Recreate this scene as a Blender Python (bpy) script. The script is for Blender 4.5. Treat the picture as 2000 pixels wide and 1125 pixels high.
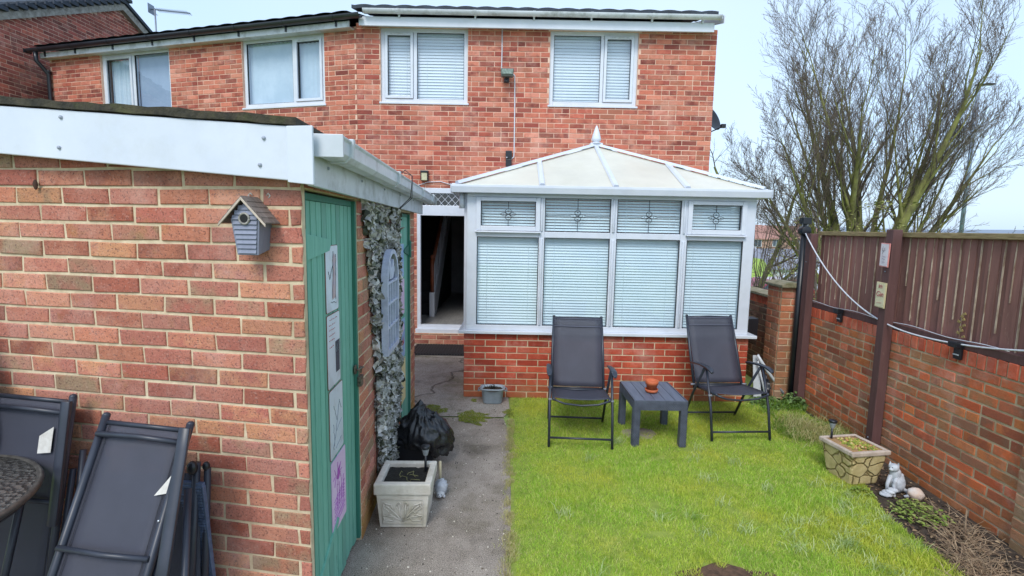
import bpy, math, random
import numpy as np
from math import radians, sin, cos, pi
from mathutils import Vector, Matrix, noise

random.seed(7)
S = bpy.context.scene
for o in list(bpy.data.objects):
    bpy.data.objects.remove(o, do_unlink=True)
COL = S.collection

# ---------------------------------------------------------------- camera
P, R = radians(6.7), radians(1.1)
fw = Vector((0, cos(P), -sin(P))); up0 = Vector((0, sin(P), cos(P))); rt0 = Vector((1, 0, 0))
rt = rt0*cos(R) + up0*sin(R); up = up0*cos(R) - rt0*sin(R)
cd = bpy.data.cameras.new('camera'); cam = bpy.data.objects.new('camera', cd); COL.objects.link(cam)
M = Matrix((rt, up, -fw)).transposed().to_4x4(); M.translation = Vector((0, 0, 1.9))
cam.matrix_world = M
cd.sensor_width = 36; cd.lens = 18.0; cd.clip_start = .05; cd.clip_end = 2000
S.camera = cam

# ---------------------------------------------------------------- sky, sun, exposure
W = bpy.data.worlds.new('World'); S.world = W; W.use_nodes = True
wn = W.node_tree.nodes; wl = W.node_tree.links
wn.clear()
wo = wn.new('ShaderNodeOutputWorld'); bg = wn.new('ShaderNodeBackground')
sky = wn.new('ShaderNodeTexSky'); sky.sky_type = 'NISHITA'; sky.sun_disc = False
SUN_EL, SUN_AZ = radians(48), radians(195)
sky.sun_elevation = SUN_EL; sky.sun_rotation = SUN_AZ
sky.air_density = 1.0; sky.dust_density = 2.0; sky.ozone_density = 1.5
mixw = wn.new('ShaderNodeMix'); mixw.data_type = 'RGBA'
mixw.inputs[0].default_value = .62
wl.new(sky.outputs[0], mixw.inputs[6])
# thin high cloud: a pale veil with a slight change of density
tcw = wn.new('ShaderNodeTexCoord'); nzw = wn.new('ShaderNodeTexNoise'); nzw.inputs['Scale'].default_value = 1.3
nzw.inputs['Detail'].default_value = 3
crw = wn.new('ShaderNodeValToRGB')
crw.color_ramp.elements[0].color = (4.9, 7.0, 9.7, 1); crw.color_ramp.elements[0].position = .3
crw.color_ramp.elements[1].color = (6.9, 8.5, 10.5, 1); crw.color_ramp.elements[1].position = .75
wl.new(tcw.outputs['Generated'], nzw.inputs['Vector']); wl.new(nzw.outputs[0], crw.inputs[0])
wl.new(crw.outputs[0], mixw.inputs[7])
wl.new(mixw.outputs[2], bg.inputs[0]); bg.inputs[1].default_value = .118
wl.new(bg.outputs[0], wo.inputs[0])
sd = bpy.data.lights.new('sun', 'SUN'); sd.energy = 1.6; sd.angle = radians(22); sd.color = (1, .97, .92)
so = bpy.data.objects.new('sun', sd); COL.objects.link(so)
so.rotation_euler = (radians(90)-SUN_EL, 0, radians(-15))   # from behind and a little left of the camera
so.location = (0, -10, 20)
S.view_settings.view_transform = 'Standard'; S.view_settings.look = 'None'
S.view_settings.exposure = 0.45; S.view_settings.gamma = 1
S.cycles.max_bounces = 8; S.cycles.transparent_max_bounces = 24
S.cycles.use_denoising = True
S.cycles.caustics_reflective = False; S.cycles.caustics_refractive = False

# ---------------------------------------------------------------- materials
def lin(c):
    return tuple((x/12.92 if x <= .04045 else ((x+.055)/1.055)**2.4) for x in c)
def hx(s):
    return lin(tuple(int(s[i:i+2], 16)/255 for i in (0, 2, 4))) + (1,)
def newmat(name):
    m = bpy.data.materials.new(name); m.use_nodes = True
    nt = m.node_tree; b = nt.nodes['Principled BSDF']
    return m, nt, b
def ramp(nt, stops, interp='LINEAR'):
    r = nt.nodes.new('ShaderNodeValToRGB'); r.color_ramp.interpolation = interp
    e = r.color_ramp.elements
    while len(e) > 1: e.remove(e[-1])
    e[0].position = stops[0][0]; e[0].color = stops[0][1]
    for p, c in stops[1:]:
        n = e.new(p); n.color = c
    return r
def mix(nt, fac, a, b, mode='MIX'):
    m = nt.nodes.new('ShaderNodeMix'); m.data_type = 'RGBA'; m.blend_type = mode
    for k, v in ((0, fac), (6, a), (7, b)):
        if isinstance(v, (int, float, tuple)): m.inputs[k].default_value = v
        else: nt.links.new(v, m.inputs[k])
    return m.outputs[2]
def tnoise(nt, scale, detail=4, rough=.6, vec=None, stretch=None):
    n = nt.nodes.new('ShaderNodeTexNoise'); n.inputs['Scale'].default_value = scale
    n.inputs['Detail'].default_value = detail; n.inputs['Roughness'].default_value = rough
    v = vec
    if v is None:
        v = nt.nodes.new('ShaderNodeTexCoord').outputs['Object']
    if stretch:
        mp = nt.nodes.new('ShaderNodeMapping'); mp.inputs['Scale'].default_value = stretch
        nt.links.new(v, mp.inputs[0]); v = mp.outputs[0]
    nt.links.new(v, n.inputs['Vector'])
    return n.outputs[0]
def math_(nt, op, a, b=0.0, clamp=False):
    m = nt.nodes.new('ShaderNodeMath'); m.operation = op; m.use_clamp = clamp
    for k, v in ((0, a), (1, b)):
        if isinstance(v, (int, float)): m.inputs[k].default_value = v
        else: nt.links.new(v, m.inputs[k])
    return m.outputs[0]
def maprange(nt, v, a, b, c=0., d=1.):
    m = nt.nodes.new('ShaderNodeMapRange'); nt.links.new(v, m.inputs[0])
    for i, x in enumerate((a, b, c, d)): m.inputs[i+1].default_value = x
    return m.outputs[0]
def island(nt):
    return nt.nodes.new('ShaderNodeNewGeometry').outputs['Random Per Island']
def bump(nt, b, h, strength=.5, dist=.01):
    n = nt.nodes.new('ShaderNodeBump'); n.inputs['Strength'].default_value = strength
    n.inputs['Distance'].default_value = dist
    nt.links.new(h, n.inputs['Height']); nt.links.new(n.outputs[0], b.inputs['Normal'])
def G(name, c1, c2=None, scale=8, rough=.6, bmp=0, bscale=60, bdist=.003, stretch=None, metal=0, isl=0,
      dirt=None, dirtscale=2.5, dirtamt=.5, spec=.5, coat=0):
    """general surface: two tones mixed by noise, per-piece shift, dirt patches, fine bump"""
    m, nt, b = newmat(name)
    c1 = hx(c1); c2 = hx(c2) if c2 else tuple(x*.82 for x in c1[:3])+(1,)
    n = tnoise(nt, scale, 5, .65, stretch=stretch)
    col = mix(nt, maprange(nt, n, .35, .65), c1, c2)
    if isl:
        h = nt.nodes.new('ShaderNodeHueSaturation')
        nt.links.new(maprange(nt, island(nt), 0, 1, 1-isl, 1+isl), h.inputs['Value'])
        nt.links.new(col, h.inputs['Color']); col = h.outputs[0]
    if dirt:
        f = maprange(nt, tnoise(nt, dirtscale, 6, .7), .5, .72, 0, dirtamt)
        col = mix(nt, f, col, hx(dirt))
    nt.links.new(col, b.inputs['Base Color'])
    b.inputs['Roughness'].default_value = rough; b.inputs['Metallic'].default_value = metal
    b.inputs['Specular IOR Level'].default_value = spec
    if coat: b.inputs['Coat Weight'].default_value = coat
    if bmp: bump(nt, b, tnoise(nt, bscale, 4, .6, stretch=stretch), bmp, bdist)
    return m
def brick_mat(name, cols, speck=.5, stain=None, sz=(0, .35), near=False, val=1.0):
    m, nt, b = newmat(name)
    isl = island(nt)
    st = [(i/len(cols), hx(c)) for i, c in enumerate(cols)]
    base = ramp(nt, st, 'CONSTANT')
    nt.links.new(isl, base.inputs[0]); col = base.outputs[0]
    # a second tone inside each brick, shifted from one brick to the next
    wn_ = nt.nodes.new('ShaderNodeTexWhiteNoise'); wn_.noise_dimensions = '1D'; nt.links.new(isl, wn_.inputs['W'])
    b2 = ramp(nt, st, 'CONSTANT'); nt.links.new(wn_.outputs[0], b2.inputs[0])
    col = mix(nt, maprange(nt, tnoise(nt, 9, 3, .6), .42, .62, 0, .75), col, b2.outputs[0])
    col = mix(nt, maprange(nt, tnoise(nt, 45, 5, .75), .35, .7, 0, .35), col, tuple(x*.6 for x in st[0][1][:3])+(1,))
    if near:
        sp = tnoise(nt, 120, 4, .7)
        col = mix(nt, maprange(nt, sp, .55, .62, 0, .72), col, hx('5c3f3e'))
        sp2 = tnoise(nt, 85, 3, .6, stretch=(1, 1, 1.1))
        col = mix(nt, maprange(nt, sp2, .34, .42, .22, 0), col, hx('e3bfb0'))
    col = mix(nt, maprange(nt, tnoise(nt, 2.3, 7, .75), .50, .74, 0, .42), col, hx('e0bdae'))      # efflorescence
    col = mix(nt, maprange(nt, tnoise(nt, 5.5, 7, .8), .56, .70, 0, .40), col, hx('6b4a42'))      # soot and damp
    wn2 = nt.nodes.new('ShaderNodeTexWhiteNoise'); wn2.noise_dimensions = '1D'
    nt.links.new(math_(nt, 'ADD', isl, 3.7), wn2.inputs['W'])
    h = nt.nodes.new('ShaderNodeHueSaturation')
    nt.links.new(maprange(nt, wn2.outputs[0], 0, 1, .82*val, 1.13*val), h.inputs['Value']); nt.links.new(col, h.inputs['Color'])
    col = h.outputs[0]
    if stain:
        sep = nt.nodes.new('ShaderNodeSeparateXYZ'); nt.links.new(nt.nodes.new('ShaderNodeNewGeometry').outputs['Position'], sep.inputs[0])
        hz = maprange(nt, sep.outputs[2], sz[0], sz[1], 1, 0)
        f = math_(nt, 'MULTIPLY', hz, maprange(nt, tnoise(nt, 4, 5, .7), .3, .6, .25, 1))
        f2 = maprange(nt, tnoise(nt, 1.7, 6, .7), .60, .72, 0, .55)
        f = math_(nt, 'MAXIMUM', f, f2)
        col = mix(nt, math_(nt, 'MULTIPLY', f, .7), col, hx(stain))
    nt.links.new(col, b.inputs['Base Color'])
    b.inputs['Roughness'].default_value = .88; b.inputs['Specular IOR Level'].default_value = .25
    bump(nt, b, tnoise(nt, 110 if near else 60, 6, .75), .9, .006)
    return m

UPVC = G('white_upvc', 'd8dde6', 'ced4df', 3, .28, dirt='a9ab9c', dirtscale=5, dirtamt=.18)
UPVC_D = G('white_upvc_weathered', 'd3d8df', 'bfc5cb', 3, .35, dirt='66685a', dirtscale=5, dirtamt=.6)
MORTAR = G('mortar', 'e0cfb0', 'c4b092', 14, .95, .6, 120, .004, dirt='8b7a5c', dirtscale=3, dirtamt=.5)
MORTAR_H = G('house_mortar', 'e6c4ae', 'd2aa94', 5, .95, .4, 60, .004)
MORTAR_W = G('garden_wall_mortar', 'd6bf9f', 'b09878', 9, .95, .6, 90, .004, dirt='6c5a45', dirtscale=3, dirtamt=.6)
B_SHED = brick_mat('shed_brick', ['c9826f', 'd08d76', 'b96f60', 'd29472', 'c48776', 'a88f72', 'cc8468', 'b0634f', 'c98b7c', 'd79a72', 'a2604f', 'c17c6a', 'bf7a6a', 'd39278'],
                   near=True, stain='a08a32', sz=(.05, .32))
B_HOUSE = brick_mat('house_brick', ['c8755f', 'b96352', 'd0826b', 'a4544a', 'c67a62', '84453f', 'd38d76', 'b86a58', 'cb7f69', '94584d', 'b67660', '9c4f45', 'd28a76', 'c0705c'])
B_NEXT = brick_mat('neighbour_brick', ['c67c68', 'b76c5c', 'ce8a74', 'a8604f', 'c68a6c', '8b5245', 'c5947a', 'bb7462', 'be8670', '946658'], val=.97)
B_GABLE = brick_mat('gable_brick', ['b8685a', '824a42', 'a86054', '8a5048', 'c4705c', '92554a', '7a4640', 'aa5c52'])
B_GARDEN = brick_mat('garden_wall_brick', ['bd6547', '96664f', 'b07252', 'c4603f', '8a6450', 'cd6b43', 'a07352', 'bb6546', '985540', 'c47648'], near=False,
                     stain='a5713c', sz=(0, .3), val=1.2)
B_CONS = brick_mat('conservatory_brick', ['c1523c', 'b84a38', 'cb5f45', 'a84636', 'c65a44', 'bd5640', 'ca6850', 'b04b3a'], stain='9a7448', sz=(0, .26))
B_SOLDIER = brick_mat('coping_brick', ['d4664a', 'c95a40', 'dd7454', 'cf6d52'], stain=None)
PIER_B = brick_mat('pier_brick', ['b06a4e', 'c27a58', '8e6a54', 'a8604a', '96745a'], stain='8a7c54', sz=(0, .6))

def glass_mat(name, tint='ffffff', refl=.0, rough=.02):
    m = bpy.data.materials.new(name); m.use_nodes = True; nt = m.node_tree; nt.nodes.clear()
    out = nt.nodes.new('ShaderNodeOutputMaterial'); tr = nt.nodes.new('ShaderNodeBsdfTransparent'); gl = nt.nodes.new('ShaderNodeBsdfGlossy')
    gl.inputs['Roughness'].default_value = rough; tr.inputs[0].default_value = hx(tint)
    fr = nt.nodes.new('ShaderNodeLayerWeight'); fr.inputs[0].default_value = .5
    f = math_(nt, 'ADD', math_(nt, 'MULTIPLY', math_(nt, 'POWER', fr.outputs['Facing'], 4.5), .9), refl, True)
    ms = nt.nodes.new('ShaderNodeMixShader'); nt.links.new(f, ms.inputs[0]); nt.links.new(tr.outputs[0], ms.inputs[1]); nt.links.new(gl.outputs[0], ms.inputs[2])
    nt.links.new(ms.outputs[0], out.inputs[0])
    return m
GLASS = glass_mat('window_glass', 'f2f8fc', .09)
GLASS_C = glass_mat('conservatory_glass', 'eef7fa', .07)
GLASS_T = glass_mat('table_glass', '9a9a94', .12)
BLIND = G('blind_slats', 'e8eef4', 'dfe7ee', 3, .45)
BLIND_C = G('conservatory_blind_slats', 'eef4f8', 'e4edf3', 3, .4)
CURTAIN = G('vertical_blind_fabric', 'dbe6f0', 'c9d8e4', 3, .8)
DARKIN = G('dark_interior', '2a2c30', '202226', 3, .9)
BLACKPL = G('black_plastic', '23252c', '1a1b20', 6, .35)
GUTB = G('black_gutter_plastic', '2c3038', '22252c', 4, .3)
ROOFT = G('dark_roof_tile', '39424f', '2b3038', 10, .8, .4, 30, .01)
LEAD = G('lead_came', '2b2e33', '24262a', 10, .5, metal=.3)
FELT = G('roof_felt', '4a4436', '2c2a24', 18, .95, .8, 60, .01, dirt='5f6234', dirtscale=4, dirtamt=.8)

def wood_paint(name, c1, c2, wear, wearamt=.5, stretch=(14, 14, 1.2), rough=.6):
    m, nt, b = newmat(name)
    n = tnoise(nt, 3, 6, .7, stretch=stretch)
    col = mix(nt, maprange(nt, n, .3, .7), hx(c1), hx(c2))
    h = nt.nodes.new('ShaderNodeHueSaturation'); nt.links.new(maprange(nt, island(nt), 0, 1, .82, 1.15), h.inputs['Value']); nt.links.new(col, h.inputs['Color'])
    w = maprange(nt, tnoise(nt, 7, 8, .75, stretch=(4, 4, .7)), .62, .70, 0, wearamt)
    col = mix(nt, w, h.outputs[0], hx(wear))
    nt.links.new(col, b.inputs['Base Color']); b.inputs['Roughness'].default_value = rough
    bump(nt, b, tnoise(nt, 6, 6, .7, stretch=stretch), .5, .004)
    return m
GREEN = wood_paint('green_painted_boards', '7bb5a3', '63a28e', '3c6a58', .8)
GREEN_D = wood_paint('green_painted_door_frame', '2f6c58', '35776a', '1c3a30', .5)
FENCEW = wood_paint('brown_fence_boards', '96695f', '7c544c', 'c9b098', .55, (9, 9, .8), .85)
POSTW = wood_paint('brown_fence_post', '6c4b49', '583c3a', '9d8976', .45, (9, 9, .8), .8)
CAPW = G('weathered_capping_timber', 'a8926a', '7d6a48', 14, .9, .5, 50, .004, stretch=(8, .8, 8), dirt='6c6a3c', dirtscale=5, dirtamt=.6)
BH_BLUE = wood_paint('grey_blue_birdhouse_paint', '8b90a2', '7a7f92', '54586a', .4)
BH_ROOF = wood_paint('weathered_shingles', '8a7f78', '5c504a', '453a34', .6, (3, 10, 10), .85)
CREAMW = G('cream_trim', 'c9b9a8', 'a5978a', 12, .7)

def conc(name, c1, c2, moss=.5, tint='6c6a34', crack=0):
    m, nt, b = newmat(name)
    col = mix(nt, maprange(nt, tnoise(nt, 2.2, 8, .75), .35, .65), hx(c1), hx(c2))
    col = mix(nt, maprange(nt, tnoise(nt, 190, 2, .6), .52, .62, 0, .55), col, hx('e2d5c6'))
    col = mix(nt, maprange(nt, tnoise(nt, 140, 2, .6), .55, .64, 0, .65), col, hx('3d3833'))
    col = mix(nt, maprange(nt, tnoise(nt, 1.1, 8, .8), .5, .72, 0, moss), col, hx(tint))
    col = mix(nt, maprange(nt, tnoise(nt, 1.6, 6, .7), .56, .7, 0, .6), col, hx('4b443e'))
    h = tnoise(nt, 130, 4, .7)
    if crack:
        tc = nt.nodes.new('ShaderNodeTexCoord').outputs['Object']; nv = nt.nodes.new('ShaderNodeTexNoise'); nv.inputs['Scale'].default_value = 3; nv.inputs['Detail'].default_value = 8; nt.links.new(tc, nv.inputs['Vector'])
        va = nt.nodes.new('ShaderNodeVectorMath'); va.operation = 'MULTIPLY_ADD'; nt.links.new(nv.outputs['Color'], va.inputs[0]); va.inputs[1].default_value = (.7,)*3; nt.links.new(tc, va.inputs[2])
        vo = nt.nodes.new('ShaderNodeTexVoronoi'); vo.feature = 'DISTANCE_TO_EDGE'; vo.inputs['Scale'].default_value = .62; nt.links.new(va.outputs[0], vo.inputs['Vector'])
        e = maprange(nt, vo.outputs['Distance'], .004, .018, 1, 0)
        col = mix(nt, math_(nt, 'MULTIPLY', e, crack), col, hx('2f2b24')); h = math_(nt, 'SUBTRACT', h, math_(nt, 'MULTIPLY', e, 1.5))
    nt.links.new(col, b.inputs['Base Color']); b.inputs['Roughness'].default_value = .92
    bump(nt, b, h, 1.0, .008)
    return m
CONC = conc('path_concrete', 'ab9e92', '776b61', .3, crack=.0)
CONC_B = conc('old_rough_concrete', 'aea59b', '857b70', .65, crack=.6)
SOIL = G('dark_soil', '51443a', '2e2620', 18, 1, 1, 90, .012, dirt='7a6a58', dirtscale=14, dirtamt=.5)
TURF = G('turf_soil', '7a8a36', '93a044', 12, 1, .8, 80, .01)
FIELD = G('far_grass', '93a860', '7f9650', 1.5, 1)
ROADM = G('asphalt', '6c6d70', '5c5d60', 3, .9, .3, 60)

# ---------------------------------------------------------------- mesh helpers
class MB:
    def __init__(s): s.v = []; s.f = []; s.m = []; s.s = []
    def add(s, vs, fs, mi=0, sm=False):
        o = len(s.v); s.v += [tuple(v) for v in vs]
        for f in fs: s.f.append(tuple(i+o for i in f)); s.m.append(mi); s.s.append(sm)
        return s
    def box(s, a, b, mi=0, T=None):
        x0, y0, z0 = a; x1, y1, z1 = b
        vs = [Vector(v) for v in ((x0,y0,z0),(x1,y0,z0),(x1,y1,z0),(x0,y1,z0),(x0,y0,z1),(x1,y0,z1),(x1,y1,z1),(x0,y1,z1))]
        if T: vs = [T @ v for v in vs]
        return s.add(vs, [(3,2,1,0),(4,5,6,7),(0,1,5,4),(1,2,6,5),(2,3,7,6),(3,0,4,7)], mi)
    def tube(s, pts, r, n=8, mi=0, cap=True, sm=True, flat=1.0):
        pts = [Vector(p) for p in pts]
        if isinstance(r, (int, float)): r = [r]*len(pts)
        t = (pts[1]-pts[0]).normalized()
        u = t.orthogonal().normalized()
        if abs(t.z) < .9:
            u = t.cross(Vector((0, 0, 1))).normalized()
        vs = []
        for i, p in enumerate(pts):
            if i == 0: t2 = pts[1]-pts[0]
            elif i == len(pts)-1: t2 = pts[-1]-pts[-2]
            else: t2 = (pts[i+1]-pts[i]).normalized() + (pts[i]-pts[i-1]).normalized()
            t2.normalize(); u = (u - t2*u.dot(t2)); u.normalize(); w = t2.cross(u)
            for k in range(n):
                a = 2*pi*k/n
                vs.append(p + u*cos(a)*r[i] + w*sin(a)*r[i]*flat)
        fs = [(i*n+k, i*n+(k+1) % n, (i+1)*n+(k+1) % n, (i+1)*n+k) for i in range(len(pts)-1) for k in range(n)]
        if cap: fs += [tuple(range(n-1, -1, -1)), tuple(range((len(pts)-1)*n, len(pts)*n))]
        return s.add(vs, fs, mi, sm)
    def lathe(s, prof, c=(0, 0, 0), n=24, mi=0, sm=True, T=None):
        vs = []; 
        for (r, z) in prof:
            for k in range(n):
                a = 2*pi*k/n; v = Vector((c[0]+r*cos(a), c[1]+r*sin(a), c[2]+z))
                vs.append(T @ v if T else v)
        fs = [(i*n+k, i*n+(k+1) % n, (i+1)*n+(k+1) % n, (i+1)*n+k) for i in range(len(prof)-1) for k in range(n)]
        return s.add(vs, fs, mi, sm)
    def prism(s, poly, d0, d1, fn, mi=0, sm=False):
        """poly in 2-D, swept from d0 to d1; fn(u,v,d)->point"""
        n = len(poly)
        vs = [fn(u, v, d0) for u, v in poly] + [fn(u, v, d1) for u, v in poly]
        fs = [tuple(range(n-1, -1, -1)), tuple(range(n, 2*n))] + [(i, (i+1) % n, n+(i+1) % n, n+i) for i in range(n)]
        return s.add(vs, fs, mi, sm)
    def ell(s, c, r, n=16, m=10, mi=0, T=None, jit=0, jf=4):
        vs = []
        for i in range(m+1):
            th = pi*i/m
            for k in range(n):
                a = 2*pi*k/n; d = Vector((sin(th)*cos(a), sin(th)*sin(a), cos(th)))
                q = 1 + (jit*noise.noise(d*jf + Vector(c)) if jit else 0)
                v = Vector((d.x*r[0]*q, d.y*r[1]*q, d.z*r[2]*q))
                if T: v = T @ v
                vs.append(v + Vector(c))
        fs = [(i*n+k, (i+1)*n+k, (i+1)*n+(k+1) % n, i*n+(k+1) % n) for i in range(m) for k in range(n)]
        return s.add(vs, fs, mi, True)
    def build(s, name, mats, parent=None, bevel=0, loc=None, rot=None, segs=2):
        me = bpy.data.meshes.new(name); me.from_pydata(s.v, [], s.f)
        if not isinstance(mats, (list, tuple)): mats = [mats]
        for m in mats: me.materials.append(m)
        me.polygons.foreach_set('material_index', s.m); me.polygons.foreach_set('use_smooth', s.s)
        me.update(); me.validate()
        o = bpy.data.objects.new(name, me); COL.objects.link(o)
        if parent: o.parent = parent
        if loc: o.location = loc
        if rot: o.rotation_euler = rot
        if bevel:
            b = o.modifiers.new('bevel', 'BEVEL'); b.width = bevel; b.segments = segs; b.limit_method = 'ANGLE'; b.angle_limit = radians(40)
            b.harden_normals = False
        return o
def tag(o, label=None, cat=None, group=None, kind=None):
    if label: o['label'] = label
    if cat: o['category'] = cat
    if group: o['group'] = group
    if kind: o['kind'] = kind
    return o
def thing(name, label, cat, loc=(0, 0, 0), rz=0, group=None):
    o = bpy.data.objects.new(name, None); COL.objects.link(o); o.empty_display_size = .1
    o.location = loc; o.rotation_euler = (0, 0, rz)
    return tag(o, label, cat, group)
def copy_tree(o, parent=None):
    c = o.copy(); COL.objects.link(c); c.parent = parent
    for ch in [x for x in bpy.data.objects if x.parent == o]: copy_tree(ch, c)
    return c
def npmesh(name, V, F, mat, parent=None, smooth=False):
    """V (n,3), F (m,k) arrays"""
    me = bpy.data.meshes.new(name); k = F.shape[1]
    me.vertices.add(len(V)); me.vertices.foreach_set('co', np.asarray(V, np.float32).ravel())
    me.loops.add(F.size); me.loops.foreach_set('vertex_index', F.astype(np.int32).ravel())
    me.polygons.add(len(F)); me.polygons.foreach_set('loop_start', np.arange(0, F.size, k, dtype=np.int32))
    if smooth: me.polygons.foreach_set('use_smooth', np.ones(len(F), bool))
    me.update(calc_edges=True); me.materials.append(mat)
    o = bpy.data.objects.new(name, me); COL.objects.link(o)
    if parent: o.parent = parent
    return o

def wall(name, A, B, z0, z1, parent, bmat, mmat, holes=(), thick=.1, L0=0, top=None, joint=.011, proud=.006, seed=1,
         bh=.075, bl=.235, snap=.06, jit=.0012, shift=0, backing=True, skip=None):
    """brick wall from A to B; outward face lies to the RIGHT of A->B seen from above. Each brick is modelled."""
    rs = random.Random(seed)
    A = Vector((A[0], A[1], 0)); B = Vector((B[0], B[1], 0)); d = (B-A); L = d.length; d.normalize(); n = Vector((d.y, -d.x, 0))
    pt = lambda u, z, e: A + d*u + n*e + Vector((0, 0, z))
    mb = MB()
    topf = top or (lambda u: z1)
    if backing:
        us = sorted({0., L} | {h[0] for h in holes} | {h[1] for h in holes}); zs = sorted({z0, z1} | {h[2] for h in holes} | {h[3] for h in holes})
        us = [u for u in us if 0 <= u <= L]; zs = [z for z in zs if z0 <= z <= z1]
        solid = lambda i, j: 0 <= i < len(us)-1 and 0 <= j < len(zs)-1 and not any(
            h[0] < (us[i]+us[i+1])/2 < h[1] and h[2] < (zs[j]+zs[j+1])/2 < h[3] for h in holes)
        zz = lambda i, j: (topf(us[i]) if j == len(zs)-1 else zs[j])
        for i in range(len(us)-1):
            for j in range(len(zs)-1):
                if not solid(i, j): continue
                q = [(i, j), (i+1, j), (i+1, j+1), (i, j+1)]
                vs = [pt(us[a], zz(a, c), 0) for a, c in q] + [pt(us[a], zz(a, c), -thick) for a, c in q]
                fs = [(0,1,2,3), (7,6,5,4)]
                if not solid(i, j-1): fs.append((0,4,5,1))
                if not solid(i+1, j): fs.append((1,5,6,2))
                if not solid(i, j+1): fs.append((2,6,7,3))
                if not solid(i-1, j): fs.append((3,7,4,0))
                mb.add(vs, fs, 1)
    row = 0; z = z0
    V = []; Fm = []
    while z < z1 - .01:
        zb, zt = z + joint/2, z + bh - joint/2
        u = -(bl/2 if row % 2 else 0) + shift
        cells = []
        while u < L:
            if rs.random() < snap: cells += [(u, u+bl/2), (u+bl/2, u+bl)]
            else: cells.append((u, u+bl))
            u += bl
        for a, b in cells:
            a = max(a, 0); b = min(b, L)
            # cut by openings, also where an opening ends part way up a course
            segs = [(a, b, zb, zt)]
            for h in holes:
                if h[3] <= zb or h[2] >= zt: continue
                ns = []
                for (p, q, c0, c1) in segs:
                    if q <= h[0] or p >= h[1]: ns.append((p, q, c0, c1)); continue
                    if p < h[0]: ns.append((p, h[0], c0, c1))
                    if q > h[1]: ns.append((h[1], q, c0, c1))
                    m0, m1 = max(p, h[0]), min(q, h[1])
                    if h[2] > c0: ns.append((m0, m1, c0, h[2]-.003))
                    if h[3] < c1: ns.append((m0, m1, h[3]+.003, c1))
                segs = ns
            for p, q, zb_, zt_ in segs:
                p += joint/2 if p > 0 else 0; q -= joint/2 if q < L else 0
                if q-p < .03: continue
                tz = min(zt_, topf((p+q)/2)-.002)
                if tz - zb_ < .012: continue
                if skip and skip((p+q)/2, zb): continue
                pr = proud + rs.uniform(-.0022, .0022); c = .003
                j = lambda: rs.uniform(-jit, jit)
                us_ = [(p+j(), zb_+j()), (q+j(), zb_+j()), (q+j(), tz+j()), (p+j(), tz+j())]
                ins = [(c, c), (-c, c), (-c, -c), (c, -c)]
                vs = [pt(x, y, -.003) for x, y in us_] + [pt(x, y, pr-c) for x, y in us_] + [pt(x+i, y+k, pr) for (x, y), (i, k) in zip(us_, ins)]
                mb.add(vs, [(8,9,10,11)] + [(k, (k+1) % 4, 4+(k+1) % 4, 4+k) for k in range(4)] + [(4+k, 4+(k+1) % 4, 8+(k+1) % 4, 8+k) for k in range(4)], 0)
        z += bh; row += 1
    return mb.build(name, [bmat, mmat], parent)

def sheet(name, poly, z, m, kind='structure'):
    mb = MB(); mb.add([(x, y, z) for x, y in poly], [tuple(range(len(poly)))])
    o = mb.build(name, m); tag(o, kind=kind); return o

# ---------------------------------------------------------------- ground
def terrain(x, y):
    if y < 9.5 and x < 3.6: return -.008
    t = max(0, min(1, (max(y-9, (x-4)*.9))/35)); return -.008 - 4.0*t*t*(3-2*t) 
def grid_ground():
    xs = list(np.linspace(-60, 3.6, 24)) + list(np.linspace(3.9, 140, 60)); ys = list(np.linspace(-15, 9.5, 14)) + list(np.linspace(9.9, 260, 90))
    V = np.array([(x, y, terrain(x, y)) for y in ys for x in xs]); nx = len(xs)
    F = np.array([(j*nx+i, j*nx+i+1, (j+1)*nx+i+1, (j+1)*nx+i) for j in range(len(ys)-1) for i in range(nx-1)])
    o = npmesh('ground', V, F, FIELD, smooth=True); tag(o, kind='structure')
grid_ground()
tag(sheet('path', [(-4, -3), (.03, -3), (.03, 2.3), (.02, 3.5), (-.01, 4.65), (-.06, 4.95), (-.98, 4.95), (-4, 4.95)], .0, CONC))
# older rough concrete by the house, in two irregular casts
tag(sheet('path', [(-4, 4.97), (-.06, 4.97), (.0, 5.18), (-.02, 5.62), (-.5, 5.62), (-.5, 8.2), (-4, 8.2)], .004, CONC_B))
LB = [(2.40, 1.6), (2.50, 2.3), (2.54, 2.68), (2.58, 3.3), (2.70, 3.62), (2.78, 4.05), (3.0, 4.4), (3.13, 4.95), (3.15, 5.35)]
tag(sheet('flower_bed', [(2.3, -2), (3.25, -2), (3.3, 5.62), (2.6, 5.62), (2.5, 3)], .0, SOIL))
tag(sheet('lawn', [(.03, -2), (2.35, -2)] + LB + [(3.15, 5.6), (.0, 5.6), (.0, 4.9), (.02, 3.5)], .006, TURF))
def hills():
    rs = random.Random(3); V = []; F = []
    n = 60
    for j, (yy, hh) in enumerate(((170, 0), (200, .75), (240, 1), (300, 1.0))):
        for i in range(n):
            x = -60 + i*6.5
            V.append((x, yy, -5 + (11.5*hh)*(.82+.25*noise.noise(Vector((x*.018, j*.3, 4)))) ))
    for j in range(3):
        for i in range(n-1): F.append((j*n+i, j*n+i+1, (j+1)*n+i+1, (j+1)*n+i))
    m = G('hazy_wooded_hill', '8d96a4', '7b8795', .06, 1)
    tag(npmesh('hill', np.array(V), np.array(F), m, smooth=True), kind='structure')
hills()

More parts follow.
